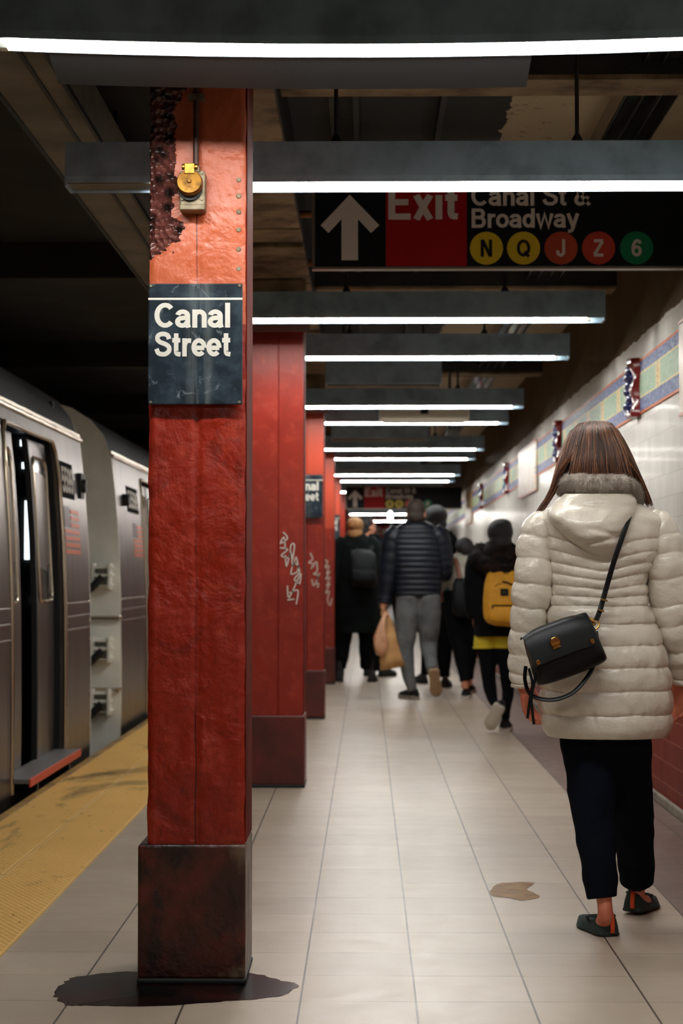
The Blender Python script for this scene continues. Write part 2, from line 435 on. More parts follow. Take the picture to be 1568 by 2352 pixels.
# ------------------------------------------------------------------ lettering: bold grotesque drawn as strokes, cap height 1
def arc(cx, cy, rx, ry, a0, a1, n=22):
    return [(cx+rx*math.cos(math.radians(a0+(a1-a0)*i/n)), cy+ry*math.sin(math.radians(a0+(a1-a0)*i/n))) for i in range(n+1)]
def sp(*p): return [(v.x, v.y) for v in smooth_path(p, 7)]
G9 = [[(.58-x, 1-y) for x, y in st] for st in (arc(.29,.32,.2,.235,0,360), sp((.09,.32),(.1,.6),(.2,.84),(.33,.91),(.46,.84),(.49,.74)))]
GLY = {
 ' ': ([], .30),
 'C': ([arc(.40,.5,.305,.41,42,318)], .77),
 'a': ([arc(.28,.475,.185,.165,168,0)+[(.465,.13),(.50,.0)], [(.465,.42),(.28,.385)]+arc(.265,.235,.175,.15,90,270)+[(.36,.10),(.465,.24)]], .60),
 'n': ([[(.13,0),(.13,.73)], arc(.305,.45,.175,.19,175,0)+[(.48,0)]], .61),
 'l': ([[(.135,0),(.135,1)]], .27),
 'S': ([sp((.60,.70),(.54,.85),(.35,.91),(.17,.85),(.13,.70),(.24,.58),(.44,.50),(.59,.39),(.60,.22),(.47,.11),(.34,.09),(.17,.14),(.09,.31))], .70),
 't': ([[(.19,.93),(.19,.20)]+sp((.19,.20),(.23,.11),(.37,.085)), [(.03,.65),(.36,.65)]], .40),
 'r': ([[(.13,0),(.13,.73)], sp((.13,.38),(.17,.55),(.27,.63),(.40,.63))], .41),
 'e': ([[(.10,.345),(.525,.345)], arc(.31,.365,.215,.275,-4,318)], .61),
 'E': ([[(.125,0),(.125,1)], [(.125,.915),(.62,.915)], [(.125,.52),(.57,.52)], [(.125,.085),(.63,.085)]], .69),
 'x': ([[(.09,0),(.46,.73)], [(.09,.73),(.46,0)]], .56),
 'i': ([[(.135,0),(.135,.73)], [(.135,.83),(.135,1)]], .27),
 '&': ([[(.70,.03)]+sp((.62,.12),(.25,.62),(.22,.79),(.33,.905),(.46,.80),(.40,.66),(.18,.46),(.10,.27),(.18,.11),(.34,.09),(.50,.20),(.62,.46))], .78),
 'B': ([[(.125,0),(.125,1)], [(.125,.915)]+arc(.40,.73,.17,.185,90,-90)+[(.125,.545)], [(.125,.53)]+arc(.42,.31,.19,.225,90,-90)+[(.125,.085)]], .73),
 'o': ([arc(.31,.365,.215,.275,0,360)], .62),
 'd': ([arc(.28,.365,.19,.275,0,360), [(.485,0),(.485,1)]], .62),
 'w': ([[(.07,.73),(.225,.03),(.40,.70),(.575,.03),(.73,.73)]], .80),
 'y': ([[(.07,.73),(.29,.06)], [(.50,.73),(.27,-.06)]+sp((.27,-.06),(.20,-.17),(.06,-.18))], .56),
 'N': ([[(.125,0),(.125,1)], [(.14,.98),(.585,.02)], [(.60,0),(.60,1)]], .73),
 'Q': ([arc(.39,.5,.30,.41,0,360), [(.44,.30),(.70,.0)]], .78),
 'J': ([[(.43,1),(.43,.29)]+arc(.26,.28,.17,.19,0,-180)+[(.09,.36)]], .56),
 'Z': ([[(.06,.915),(.58,.915)], [(.55,.88),(.09,.12)], [(.05,.085),(.60,.085)]], .65),
 '6': ([arc(.29,.32,.2,.235,0,360), sp((.09,.32),(.1,.6),(.2,.84),(.33,.91),(.46,.84),(.49,.74))], .58),
 '9': (G9, .58),
 '5': ([[(.51,.915),(.16,.915),(.12,.50)]+sp((.12,.50),(.28,.60),(.45,.52),(.50,.33),(.42,.15),(.27,.09),(.13,.14),(.07,.28))], .58),
 '8': ([arc(.29,.72,.17,.19,0,360), arc(.29,.30,.20,.215,0,360)], .58),
}
def ribbon(mb, pts, w, o, ex, ey, k=1.0):
    P = [Vector((p[0]*k, p[1]*k)) for p in pts]; w *= k
    closed = (P[0]-P[-1]).length < 1e-6
    L = []
    for i, p in enumerate(P):
        a = P[i-1] if i > 0 else (P[-2] if closed else P[0]); c = P[i+1] if i < len(P)-1 else (P[1] if closed else P[-1])
        d1 = (p-a); d2 = (c-p)
        d1 = d1.normalized() if d1.length > 1e-9 else d2.normalized(); d2 = d2.normalized() if d2.length > 1e-9 else d1
        t = (d1+d2); t = t.normalized() if t.length > 1e-6 else d1
        nrm = Vector((-t.y, t.x)); m = min(1/max(nrm.dot(Vector((-d1.y, d1.x))), .4), 1.8)
        L.append((p+nrm*w/2*m, p-nrm*w/2*m))
    vs = []
    for a, b in L: vs += [o+ex*a.x+ey*a.y, o+ex*b.x+ey*b.y]
    mb.add(vs, [(2*i, 2*i+1, 2*i+3, 2*i+2) for i in range(len(L)-1)])
def text(mb, s, o, h, ex=Vector((1,0,0)), ey=Vector((0,0,1)), w=.185, width=None, center=False):
    tot = sum(GLY[c][1] for c in s); kx = 1.0
    if width: kx = width/(tot*h)
    x = -tot*h*kx/2 if center else 0
    for c in s:
        st, adv = GLY[c]
        for i, q in enumerate(st): ribbon(mb, [(a, b) for a, b in q], w, Vector(o)+ex*x+ex.cross(ey)*(.00025*i), ex*kx, ey, h)
        x += adv*h*kx
    return mb
def disc(mb, c, r, n=40, d=.002):
    c = Vector(c)
    mb.tube([c, c+Vector((0,-d,0))], r, n)

# ------------------------------------------------------------------ the setting
WX = 1.463                                # right wall
def struct(name, mb, m, **kw):
    o = obj(name, mb, m, **kw); o['kind'] = 'structure'; return o
YB, YE = -6.0, 47.0
struct('floor', MB().box(-1.077, WX+.3, YB, YE, -.14, 0), M_FLOOR)
b = MB(); b.box(-1.72, -1.077, YB, YE, -.14, -.004); b.box(-1.70, -1.40, YB, YE, -1.25, -.14)
struct('trim_1', b, M_CONC)               # platform edge slab
struct('ground', MB().box(-7.2, -1.4, YB, YE, -1.4, -1.25), M_DARKCONC)
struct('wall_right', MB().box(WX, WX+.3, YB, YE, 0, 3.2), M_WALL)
struct('baseboard_right', MB().box(WX-.022, WX, YB, YE, 0, .045), M_CONC, bevel=.006)
struct('wall_left', MB().box(-7.2, -6.9, YB, YE, -1.4, 3.4), M_DARKCONC)
struct('wall_back', MB().box(-7.2, WX+.3, YB-.3, YB, -1.4, 3.4), M_CONC)
struct('wall_front', MB().box(-7.2, WX+.3, YE, YE+.3, -1.4, 3.4), M_DARKCONC)
CZ = 2.95
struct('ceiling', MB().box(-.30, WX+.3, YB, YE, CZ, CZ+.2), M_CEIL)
b = MB().box(-7.2, -.30, YB, YE, CZ+.12, CZ+.3)
struct('trim_2', b, M_DARKCONC)           # roof over the track
# column-line girder, beige plaster underside with joints
b = MB()
b.box(-.66, -.30, YB, YE, 2.74, CZ+.15)
struct('trim_3', b, M_SOOT)
b = MB(); y = 1.0
while y < 46:
    b.box(-.655, -.305, y, y+1.05, 2.722, 2.742); b.box(-.655, -.305, y+1.12, y+1.42, 2.728, 2.742); y += 1.526
struct('trim_4', b, M_BEIGE, bevel=.004)
COLY = [4.955+4.58*k for k in range(9)]
# transverse beams
for i, y in enumerate([6.02+4.4*k for k in range(9)]):
    b = MB().box(-.30, WX, y-.02, y+.18, 2.82, CZ+.01); b.box(-.30, WX, y+.05, y+.11, 2.84, CZ+.01)
    struct('trim_%d' % (10+i), b, M_SOOT)
    b = MB().box(-.298, WX-.002, y-.022, y+.182, 2.802, 2.822)
    struct('trim_%d' % (30+i), b, M_BEIGE, bevel=.003)
    b = MB().box(-7.0, -.66, y-.1, y+.15, 2.86, CZ+.13); struct('trim_%d' % (50+i), b, M_DARKCONC)
# ribs in the dark ceiling pans
for i in range(10):
    b = MB()
    for x in (-.14, -.05, .28): b.box(x, x+.022, 6.2+4.4*i, 10.4+4.4*i-.02, CZ-.05, CZ+.01)
    struct('trim_%d' % (70+i), b, M_SOOT)

# frieze on the right wall
struct('trim_90', MB().box(WX-.008, WX, 1.0, YE, FZ0, FZ1), M_FRIEZE)
b = MB(); y = 8.83
rr = random.Random(3)
mk = MB()
while y < 30:
    for j in range(4):
        zc = FZ0 + (FZ1-FZ0)*(.365+.1*j); yc = y+.07
        for q in range(3):
            a = rr.uniform(0, PI); L = .014
            ribbon(mk, [(-L*math.cos(a), -L*math.sin(a)), (L*math.cos(a), L*math.sin(a))], .008, Vector((WX-.0095, yc+rr.uniform(-.018,.018), zc+rr.uniform(-.008,.008))), Vector((0,1,0)), Vector((0,0,1)))
    y += .70
struct('trim_91', mk, mat('red_mosaic_marks', s2l(160,62,36), .4))
M_RELR = mat('dark_red_glazed_ceramic', s2l(118,28,26), .25, coat=.12, col2=s2l(84,18,20), ns=9, bump=.3, bs=14, bd=.01)
M_RELB = mat('cobalt_glazed_ceramic', s2l(36,40,96), .25, coat=.12, col2=s2l(58,120,140), ns=12, lo=.55, hi=.7, bump=.4, bs=22, bd=.01)
def relief(y, label):
    t = thing('ceramic_relief', label, 'ceramic relief', (WX-.009, y, 2.13), 'glazed red and blue reliefs along the wall frieze')
    z0, z1 = FZ0-.012, FZ1+.012
    r = MB(); rs = []
    for i in range(25):
        u = i/24; z = z0+(z1-z0)*u
        w = .085+.018*math.sin(u*9); d = .034+.012*math.sin(u*14+1)+.012*(u < .12 or u > .9)
        c = y-.10+.012*math.sin(u*7)
        rs.append([(WX-.009, c-w, z), (WX-.009-d*.8, c-w*.7, z), (WX-.009-d, c, z), (WX-.009-d*.8, c+w*.7, z), (WX-.009, c+w, z), (WX-.008, c, z)])
    r.rings(rs); obj('red_bar', r, M_RELR, t, smooth=True)
    r = MB()
    for i in range(7):
        u = (i+.5)/7; z = z0+.02+(z1-z0-.04)*u
        r.ell((WX-.012, y+.10+.02*math.sin(i*2.1), z), (.035+.01*(i % 2), .075, .03), 14, 8)
    obj('blue_knob_column', r, M_RELB, t, smooth='all')
relief(9.67, 'glazed red and blue ceramic relief on the frieze, above right of the woman\'s head')
relief(13.45, 'glazed red and blue ceramic relief touching the left edge of the brown hair')
relief(18.4, 'glazed red and blue ceramic relief just beyond the brown frieze plaque')
relief(22.4, 'small far glazed ceramic relief, third along the wall beyond the brown hair')
M_PLQ = mat('ochre_plaque_tile', s2l(176,150,104), .4, col2=s2l(146,108,62), ns=4, bump=.15, bs=40)
M_PLQE = mat('orange_plaque_edge', s2l(176,100,56), .45)
def plaque(y0, y1, label):
    t = thing('frieze_plaque', label, 'wall plaque', (WX-.009, (y0+y1)/2, 1.86), 'ochre plaques set in the wall frieze')
    obj('panel', MB().box(WX-.016, WX-.009, y0, y1, 1.872, FZ1+.012), M_PLQ, t, bevel=.003)
    e = MB(); e.box(WX-.019, WX-.009, y0, y1, 1.858, 1.872); e.box(WX-.019, WX-.009, y0, y1, FZ1+.012, FZ1+.024)
    objs('edging', e, M_PLQE, t)
    e = MB()
    for j in range(8):
        e.box(WX-.018, WX-.015, y0+.08, y0+.13, 1.92+.04*j, 1.945+.04*j)
    obj('inset_tiles', e, M_FRIEZE, t)
plaque(6.6, 8.26, 'ochre frieze plaque cut off by the right edge of the photo')
plaque(15.2, 17.0, 'brown ochre plaque in the wall frieze left of the brown hair')
plaque(24.5, 26.2, 'far ochre plaque in the wall frieze above the beige jacket')
# poster-like dark notice on the far wall tiles
t = thing('wall_notice', 'narrow dark notice board on the white wall tiles beyond the hooded girl', 'notice board', (WX, 18.6, 1.2))
obj('board', MB().box(WX-.02, WX, 18.2, 19.2, 1.30, 1.66), mat('notice_print', s2l(70,76,92), .3, col2=s2l(150,156,170), ns=14), t)
objs('frame', MB().box(WX-.024, WX, 18.17, 19.23, 1.66, 1.69).box(WX-.024, WX, 18.17, 19.23, 1.27, 1.30), M_STEELDK, t)

# long metal tray under the ceiling on the wall side (three lipped strips) and a wider trunking over the platform edge
t = thing('ceiling_cable_tray', 'shiny three-strip metal tray running along the ceiling near the wall', 'cable tray', (1.03, 20, CZ))
b = MB(); b.box(.935, 1.125, YB+.2, 44, 2.865, CZ); obj('trunk', b, M_TRAY, t)
b = MB()
for x in (.935, .998, 1.061, 1.121): b.box(x, x+.005, YB+.2, 44, 2.853, 2.865)
objs('lip', b, M_STEELDK, t)
t = thing('cable_trunking', 'wide dull metal trunking along the ceiling over the platform edge, left of the columns', 'cable trunking', (-1.05, 20, 3.07))
obj('trunk', MB().box(-1.165, -.945, YB+.2, 44, 2.66, 2.84), M_TRAYDULL, t, bevel=.005)
b = MB(); b.box(-1.175, -1.163, YB+.2, 44, 2.652, 2.67); b.box(-1.02, -1.008, YB+.2, 44, 2.650, 2.662); b.box(-.947, -.935, YB+.2, 44, 2.652, 2.67)
objs('lip', b, M_STEELDK, t)
b = MB()
for y in [5.1+2.29*k for k in range(17)]: b.box(-1.06, -1.04, y, y+.03, 2.83, 3.08)
objs('hanger', b, M_STEELDK, t)

# yellow tactile warning strip (raised domes) and its edge board
b = MB(); b.box(-1.665, -1.36, YB, YE, -.004, .006); b.box(-1.356, -1.078, YB, YE, -.004, .006)
P = .0235; rows_ = 0; y = 4.3
V, F = b.v, b.f
cs = [(math.cos(PI/4+PI/2*i), math.sin(PI/4+PI/2*i)) for i in range(4)]
while y < 17.5:
    off = (rows_ % 2)*P/2; x = -1.655+off
    while x < -1.088:
        if not (-1.372 < x < -1.344):
            k = len(V)
            V += [(x+.0095*c, y+.0095*s_, .006) for c, s_ in cs] + [(x+.0055*c, y+.0055*s_, .0108) for c, s_ in cs]
            F += [(k,k+1,k+5,k+4),(k+1,k+2,k+6,k+5),(k+2,k+3,k+7,k+6),(k+3,k,k+4,k+7),(k+4,k+5,k+6,k+7)]
        x += P
    y += P*.9; rows_ += 1
def tactile_mat():
    g = N('tactile_yellow'); x, y, z = g.xyz()
    c = g.mix(g.noise(3, 5), s2l(240,200,122), s2l(226,182,104))
    s1 = g.ramp(g.noise(1.15, 6, .62, g.scale(1.7,.55,1), .6), [(.55, 0.), (.66, 1.)])
    c = g.mix(g.math('MULTIPLY', s1, .82), c, s2l(48,42,34))
    s2 = g.ramp(g.noise(16, 5, .7), [(.62, 0.), (.7, 1.)])
    c = g.mix(g.math('MULTIPLY', s2, .5), c, s2l(66,52,34))
    g.set('Base Color', c).set('Roughness', .5); return g.m
o = struct('trim_92', b, tactile_mat())
struct('trim_93', MB().box(-1.715, -1.668, YB, YE, -.05, .008), M_YEDGE, bevel=.004)

# puddles and stains
def blob(name, cx, cy, pts, z, m, label, cat):
    b = MB(); P_ = smooth_path([(p[0], p[1], 0) for p in pts]+[(pts[0][0], pts[0][1], 0)], 6)[:-1]
    rr_ = random.Random(len(pts))
    P_ = [(cx+(p.x-cx)*(1+rr_.uniform(-.03,.03)), cy+(p.y-cy)*(1+rr_.uniform(-.03,.03)), z) for p in P_]
    n = len(P_); c = Vector((cx, cy, z+.0006))
    b.add([c]+P_+[(cx+(p[0]-cx)*.8, cy+(p[1]-cy)*.8, z+.0006) for p in P_],
          [(0, n+1+i, n+1+(i+1) % n) for i in range(n)] + [(1+i, 1+(i+1) % n, n+1+(i+1) % n, n+1+i) for i in range(n)])
    return tag(obj(name, b, m, origin=(cx, cy, 0), smooth='all'), label, cat)
def gp(px, py): q = ground(px, py); return (q.x, q.y)
M_COFFEE = mat('brown_spill', s2l(150,108,56), .45, col2=s2l(112,78,36), ns=14, spec=.08)
q = [gp(*p) for p in ((1124,2050),(1140,2032),(1180,2027),(1224,2028),(1216,2036),(1210,2044),(1228,2052),(1238,2061),(1200,2069),(1165,2062),(1130,2058))]
c = gp(1180, 2047)
blob('spill', c[0], c[1], q, .0012, M_COFFEE, 'brown spilled drink puddle on the pale floor tiles left of the woman', 'spill')
def grime():
    g = N('black_wet_grime'); c = g.mix(g.ramp(g.noise(6, 5), [(.4, 0.), (.65, 1.)]), s2l(6,6,7), s2l(44,17,10))
    g.set('Base Color', c).set('Roughness', .25).set('Specular IOR Level', .1); return g.m
q = [gp(*p) for p in ((128,2290),(150,2255),(205,2240),(310,2232),(430,2228),(575,2236),(640,2252),(682,2262),(660,2282),(600,2294),(520,2300),(420,2308),(300,2312),(200,2310),(150,2308))]
c = gp(420, 2272)
blob('puddle', c[0], c[1], q, .0012, grime(), 'black wet grime puddle around the foot of the nearest red column', 'puddle')
M_STAINB = mat('tan_floor_stain', s2l(150,116,80), .3, col2=s2l(172,142,108), ns=5)

# ------------------------------------------------------------------ red columns
CX0, CX1, CD = -.606, -.337, .27
def column(y, k, label):
    t = thing('platform_column', label, 'column', ((CX0+CX1)/2, y+CD/2, 0), 'red platform columns')
    b = MB()
    if k == 0:                            # dense front for lumpy paint
        n, m = 26, 150; z0, z1 = .36, 2.73
        rr_ = random.Random(4)
        def lump(x, z, s=1): return .006*noise.noise(Vector((x*9, z*6, 1.3)))+.003*noise.noise(Vector((x*30, z*24, 2)))
        vs = []
        for i in range(m+1):
            for j in range(n+1):
                x = CX0+(CX1-CX0)*j/n; z = z0+(z1-z0)*i/m
                e = .008 if (j == 0 or j == n) else 0
                s_ = .005 if abs(x+.4725) < .006 else 0
                amp = 1.0 if not 1.58 < z < 1.94 else .2
                vs.append((x+(.004*noise.noise(Vector((0, z*14, 5))) if j in (0, n) else 0), y+e+s_-amp*lump(x, z), z))
        fs = [(i*(n+1)+j, i*(n+1)+j+1, (i+1)*(n+1)+j+1, (i+1)*(n+1)+j) for i in range(m) for j in range(n)]
        b.add(vs, fs)
        b.box(CX0+.002, CX1-.002, y+.009, y+CD, z0, z1)
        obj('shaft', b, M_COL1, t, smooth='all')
    else:
        b.box(CX0-.016, -.4745, y, y+CD, .36, 2.56); b.box(-.4705, CX1, y, y+CD, .36, 2.56); b.box(CX0+.01, CX1-.01, y+.006, y+CD-.01, .36, 2.56)
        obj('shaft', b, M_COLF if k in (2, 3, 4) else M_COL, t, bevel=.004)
        b = MB(); b.box(CX0-.03, CX1+.03, y-.03, y+CD, 2.54, 2.60); b.box(CX0-.01, CX1+.012, y-.01, y+CD, 2.60, 2.72); obj('plaster_cap', b, M_BEIGE, t, bevel=.01)
    f = MB(); e0, e1 = (.024, .004) if k == 0 else (.02, .008)
    f.box(CX0-e0-(.012 if k else 0), CX1+e1, y-.014, y+CD+.012, .015, .382)
    obj('foot', f, M_FOOT if k == 0 else M_COLFOOT, t, bevel=.008, seg=3)
    f = MB().box(CX0-e0-.002, CX1+e1+.002, y-.016, y+CD+.014, 0, .018); obj('base_seal', f, M_RUBBER, t, bevel=.006)
    # narrow edge plate with rivets on the walkway side
    f = MB().box(CX1-.001, CX1+.004, y+.012, y+CD-.012, .385, 2.6); obj('edge_plate', f, M_EDGEPLATE, t, bevel=.002)
    if k == 0:
        f = MB()
        for z in (1.98, 2.035, 2.09, 2.14, 2.185, 2.23):
            f.tube([(-.356, y+.004, z), (-.356, y-.004, z)], [.009, .006], 10)
        objs('rivet', f, M_GALV, t)
    return t
clab = ['nearest red column, lumpy paint, with the large station sign and brass outlet', 'glossy red column with pale scrawl, second from the camera, no sign',
        'third red column, small black sign and pale scrawl', 'fourth red column with loopy white scrawl, behind the third',
        'fifth red column carrying the far small black sign', 'sixth red column, a thin sliver beyond the far sign', 'seventh red column far down the platform', 'eighth red column far down the platform', 'ninth red column near the far end']
cols = [column(y, k, clab[k]) for k, y in enumerate(COLY)]
def scrawl(k, pts_list, w, name='graffiti_tag'):
    b = MB(); y = COLY[k]-.0025
    for pts in pts_list:
        P_ = [at(px, py, y) for px, py in pts]
        q = [(v.x, v.z) for v in smooth_path([(p.x, p.z) for p in P_], 5)] if False else [(p.x, p.z) for p in P_]
        q = [(v.x, v.y) for v in smooth_path(q, 4)]
        ribbon(b, q, w, Vector((0, y, 0)), Vector((1,0,0)), Vector((0,0,1)))
    obj(name, b, M_GRAF, cols[k])
scrawl(1, [[(650,1222),(660,1236),(644,1248),(652,1234),(655,1262)], [(643,1258),(660,1262),(646,1276),(664,1280),(668,1252),(676,1252),(672,1285)],
           [(655,1275),(658,1300),(668,1268),(672,1300),(680,1280),(684,1310),(668,1318),(676,1292),(688,1312),(676,1330),(686,1340)], [(660,1345),(664,1372),(690,1318),(688,1342)], [(664,1362),(684,1356),(680,1388)], [(660,1378),(676,1376)]], .0075)
scrawl(2, [[(712,1270),(718,1284),(709,1292),(722,1296),(714,1306),(726,1290),(728,1312),(720,1318),(732,1322),(726,1332)], [(716,1330),(721,1345),(734,1316)], [(722,1342),(731,1340),(729,1350)]], .009)
scrawl(3, [[(745,1286),(752,1290),(746,1304),(755,1300),(750,1318),(757,1312),(748,1330),(757,1326),(750,1346),(757,1340),(748,1362),(756,1358),(752,1378),(758,1390),(762,1374)]], .010)

# ------------------------------------------------------------------ station signs on columns
def colsign(k, label):
    y = COLY[k]; t = thing('station_sign', label, 'sign', (-.472, y, 1.575), 'black station signs on the columns')
    x0, x1 = at(343, 800, y).x, at(558, 800, y).x
    if k: x0, x1 = -.606, -.344
    z0, z1 = (at(0, 932, y).z, at(0, 656, y).z) if k == 0 else (1.585, 1.928)
    obj('plate', MB().box(x0, x1, y-.030, y-.018, z0, z1), M_SIGN, t, bevel=.003)
    obj('backing', MB().box(x0+.02, x1-.02, y-.019, y+.004, z0+.03, z1-.02), M_STEELDK, t)
    l = MB(); yy = y-.0308; wd_ = x1-x0; h = z1-z0
    l.box(x0, x1, yy, yy+.001, z1-.137*h, z1-.119*h)
    text(l, 'Canal', (x0+.066*wd_, yy, z1-.366*h), .205*h, width=.80*wd_/1.0*1.02)
    text(l, 'Street', (x0+.066*wd_, yy, z1-.604*h), .205*h, width=.80*wd_*1.02)
    obj('lettering', l, M_WHITE, t)
    s_ = MB()
    for sx in (.03, .97):
        for sz in (.02, .98):
            c = Vector((x0+wd_*sx, y-.031, z0+h*sz)); s_.tube([c, c+Vector((0,-.002,0))], .004, 10)
    objs('screw', s_, M_GALV, t)
colsign(0, 'large black Canal Street sign on the nearest red column')
colsign(2, 'black Canal Street sign on the third red column, half hidden')
colsign(4, 'small far black sign on the fifth red column, above the blond hair')

# ------------------------------------------------------------------ power outlet and conduit on the nearest column
y0 = COLY[0]
t = thing('power_outlet', 'weathered metal outlet box with round brass cap high on the nearest column', 'outlet', (at(445,500,y0).x, y0, at(445,500,y0).z))
a, c = at(416, 502, y0), at(475, 402, y0)
obj('box', MB().box(a.x, c.x, y0-.055, y0+.004, a.z+.012, c.z), M_GALV, t, bevel=.006)
obj('lower_plate', MB().box(a.x+.001, c.x-.001, y0-.060, y0-.05, a.z+.012, a.z+.028), M_GALV, t, bevel=.003)
cc = at(441, 432, y0); b = MB()
d = Vector((0, -1, .18)).normalized()
p = Vector((cc.x, y0-.055, cc.z-.004))
b.tube([p, p+d*.010, p+d*.022, p+d*.028], [.036, .037, .036, .033], 36); b.tube([p+d*.027, p+d*.033], [.007, .005], 12)
obj('round_cap', b, M_BRASS, t, smooth=True)
b = MB(); b.tube([p+Vector((0,.012,-.012)), p+Vector((0,-.006,-.010))], .034, 30); obj('gasket', b, M_RUBBER, t, smooth=True)
b = MB(); b.box(cc.x-.014, cc.x+.014, y0-.082, y0-.05, cc.z+.022, cc.z+.052); b.tube([(cc.x-.022, y0-.068, cc.z+.044), (cc.x+.022, y0-.068, cc.z+.044)], .008, 12)
obj('hinge', b, M_BRASS, t, bevel=.002)
b = MB()
for sx in (.12, .88):
    for sz in (.36, .95):
        q = Vector((a.x+(c.x-a.x)*sx, y0-.055, a.z+(c.z-a.z)*sz)); b.tube([q, q+Vector((0,-.004,0))], .005, 10)
objs('screw', b, M_GALV, t)
t = thing('conduit', 'thin painted pipe running up the nearest column from the outlet', 'conduit', (at(451,390,y0).x, y0, c.z))
b = MB(); xx = at(452, 300, y0).x
b.tube([(xx, y0-.022, c.z-.002), (xx, y0-.022, 2.735)], .0085, 14); obj('pipe', b, mat('dark_brown_conduit_paint', s2l(84,40,28), .5, col2=s2l(52,32,26), ns=20), t, smooth=True)
b = MB(); b.tube([(xx, y0-.022, c.z-.001), (xx, y0-.022, c.z+.018)], .013, 8); obj('fitting', b, M_GALV, t)
b = MB().box(xx-.022, xx+.022, y0-.032, y0+.002, 2.45, 2.466); obj('clamp', b, M_GALV, t)

# ------------------------------------------------------------------ fluorescent fixtures hung across the platform
FY = [4.30, 5.89, 8.99, 10.55, 13.62, 15.06, 18.18, 19.66, 22.76, 24.24, 27.34, 33.5, 37.05, 41.7]
TZ, TR = 2.430, .0195                     # tube centre and radius
def fixture(y, x0, x1, label, sag=0, shade_plate=False, group='fluorescent strip lights across the platform'):
    t = thing('strip_light', label, 'strip light', ((x0+x1)/2, y, TZ+.15), group)
    n = 12 if sag else 1; rr0 = -.008 if sag else -.020
    def zc(x):
        u = (x-.02)/.95; return -sag*(1-u*u) if sag else 0
    def run(poly, xa, xb):                # sweep a YZ section along x
        b = MB(); b.rings([[(xa+(xb-xa)*i/n, y+p, TZ+q+zc(xa+(xb-xa)*i/n)) for p, q in poly] for i in range(n+1)]); return b
    xe0, xe1 = x0-.30, x1+.085
    # housing: closed channel with short side skirts beside the tube
    obj('housing', run([(-.060,-.010),(-.062,.010),(-.055,.125),(.055,.125),(.062,.010),(.060,rr0),(.056,rr0),(.052,.034),(-.052,.034),(-.056,-.010)], xe0, xe1), M_HOUSING, t)
    e = MB()
    for xa, xb in ((xe0-.004, xe0+.004), (xe1-.004, xe1+.004)):
        zz = zc(xa); e.prism([(xa, y-.06, TZ+zz-.022), (xa, y+.06, TZ+zz-.022), (xa, y+.058, TZ+zz+.128), (xa, y-.058, TZ+zz+.128)], (xb-xa, 0, 0))
    objs('end_plate', e, M_HOUSING, t)
    if shade_plate: obj('added_shade_plate', MB().rings([[(xq, y+p_, TZ+q_+zc(xq)) for p_, q_ in ((.055,.006),(.235,-.038),(.236,-.035),(.055,.010))] for xq in [-.79+(1.2 if sag else .5 if y > 3 else 1.9)*i/8 for i in range(9)]]), M_RUBBER, t)  # plate added only to block the tube's light and darken the column tops
    obj('tube', run([(TR*math.cos(2*PI*i/14), TR*math.sin(2*PI*i/14)) for i in range(14)], x0, x1), M_TUBE, t, smooth=True)
    for xs, sg in ((x0, -1), (x1, 1)):
        k = MB(); zz = zc(xs); k.box(min(xs, xs+sg*.022), max(xs, xs+sg*.022), y-.014, y+.014, TZ+zz-.022, TZ+zz+.034)
        obj('socket', k, M_SOCKET, t, bevel=.002)
    u = MB(); u.box(xe0+.004, x0-.024, y-.05, y+.05, TZ-.012+zc(x0), TZ+.0+zc(x0)); u.box(x1+.024, xe1-.004, y-.05, y+.05, TZ+.006+zc(x1), TZ+.012+zc(x1))
    objs('cover_strip', u, M_TRAYDULL, t)
    r = MB()
    for xr in (-.10, .70):
        r.tube([(xr, y, TZ+.12+zc(xr)), (xr, y, CZ+.005)], .007, 8); r.tube([(xr, y, TZ+.124+zc(xr)), (xr, y, TZ+.142), (xr, y, TZ+.16)], [.028, .018, .008], 12)
    objs('hanger_rod', r, M_SOOT, t)
    return t
flab = ['bowed fluorescent strip light across the very top of the photo, nearest of all', 'long lit strip light directly above the black Exit sign',
        'lit strip light below the Exit sign, its right lamp socket showing', 'lit strip light starting at the right edge of the second red column',
        'strip light just in front of the pale ceiling box', 'strip light just behind and under the pale ceiling box']
ordn = ['seventh','eighth','ninth','tenth','eleventh','twelfth','thirteenth','fourteenth','fifteenth','sixteenth']
for i, y in enumerate(FY):
    if i == 0: fixture(y, -.872, 1.07, flab[0], sag=.022, shade_plate=True)
    else: fixture(y, -.69 if i == 1 else -.75, 1.11, shade_plate=i in (2, 4, 6), label=flab[i] if i < 6 else ordn[i-6]+' strip light counted down the platform from the camera')
for y, l in ((1.31, 'strip light just behind the nearest one, above the camera'),):
    fixture(y, -.72, 1.11, l, shade_plate=True)

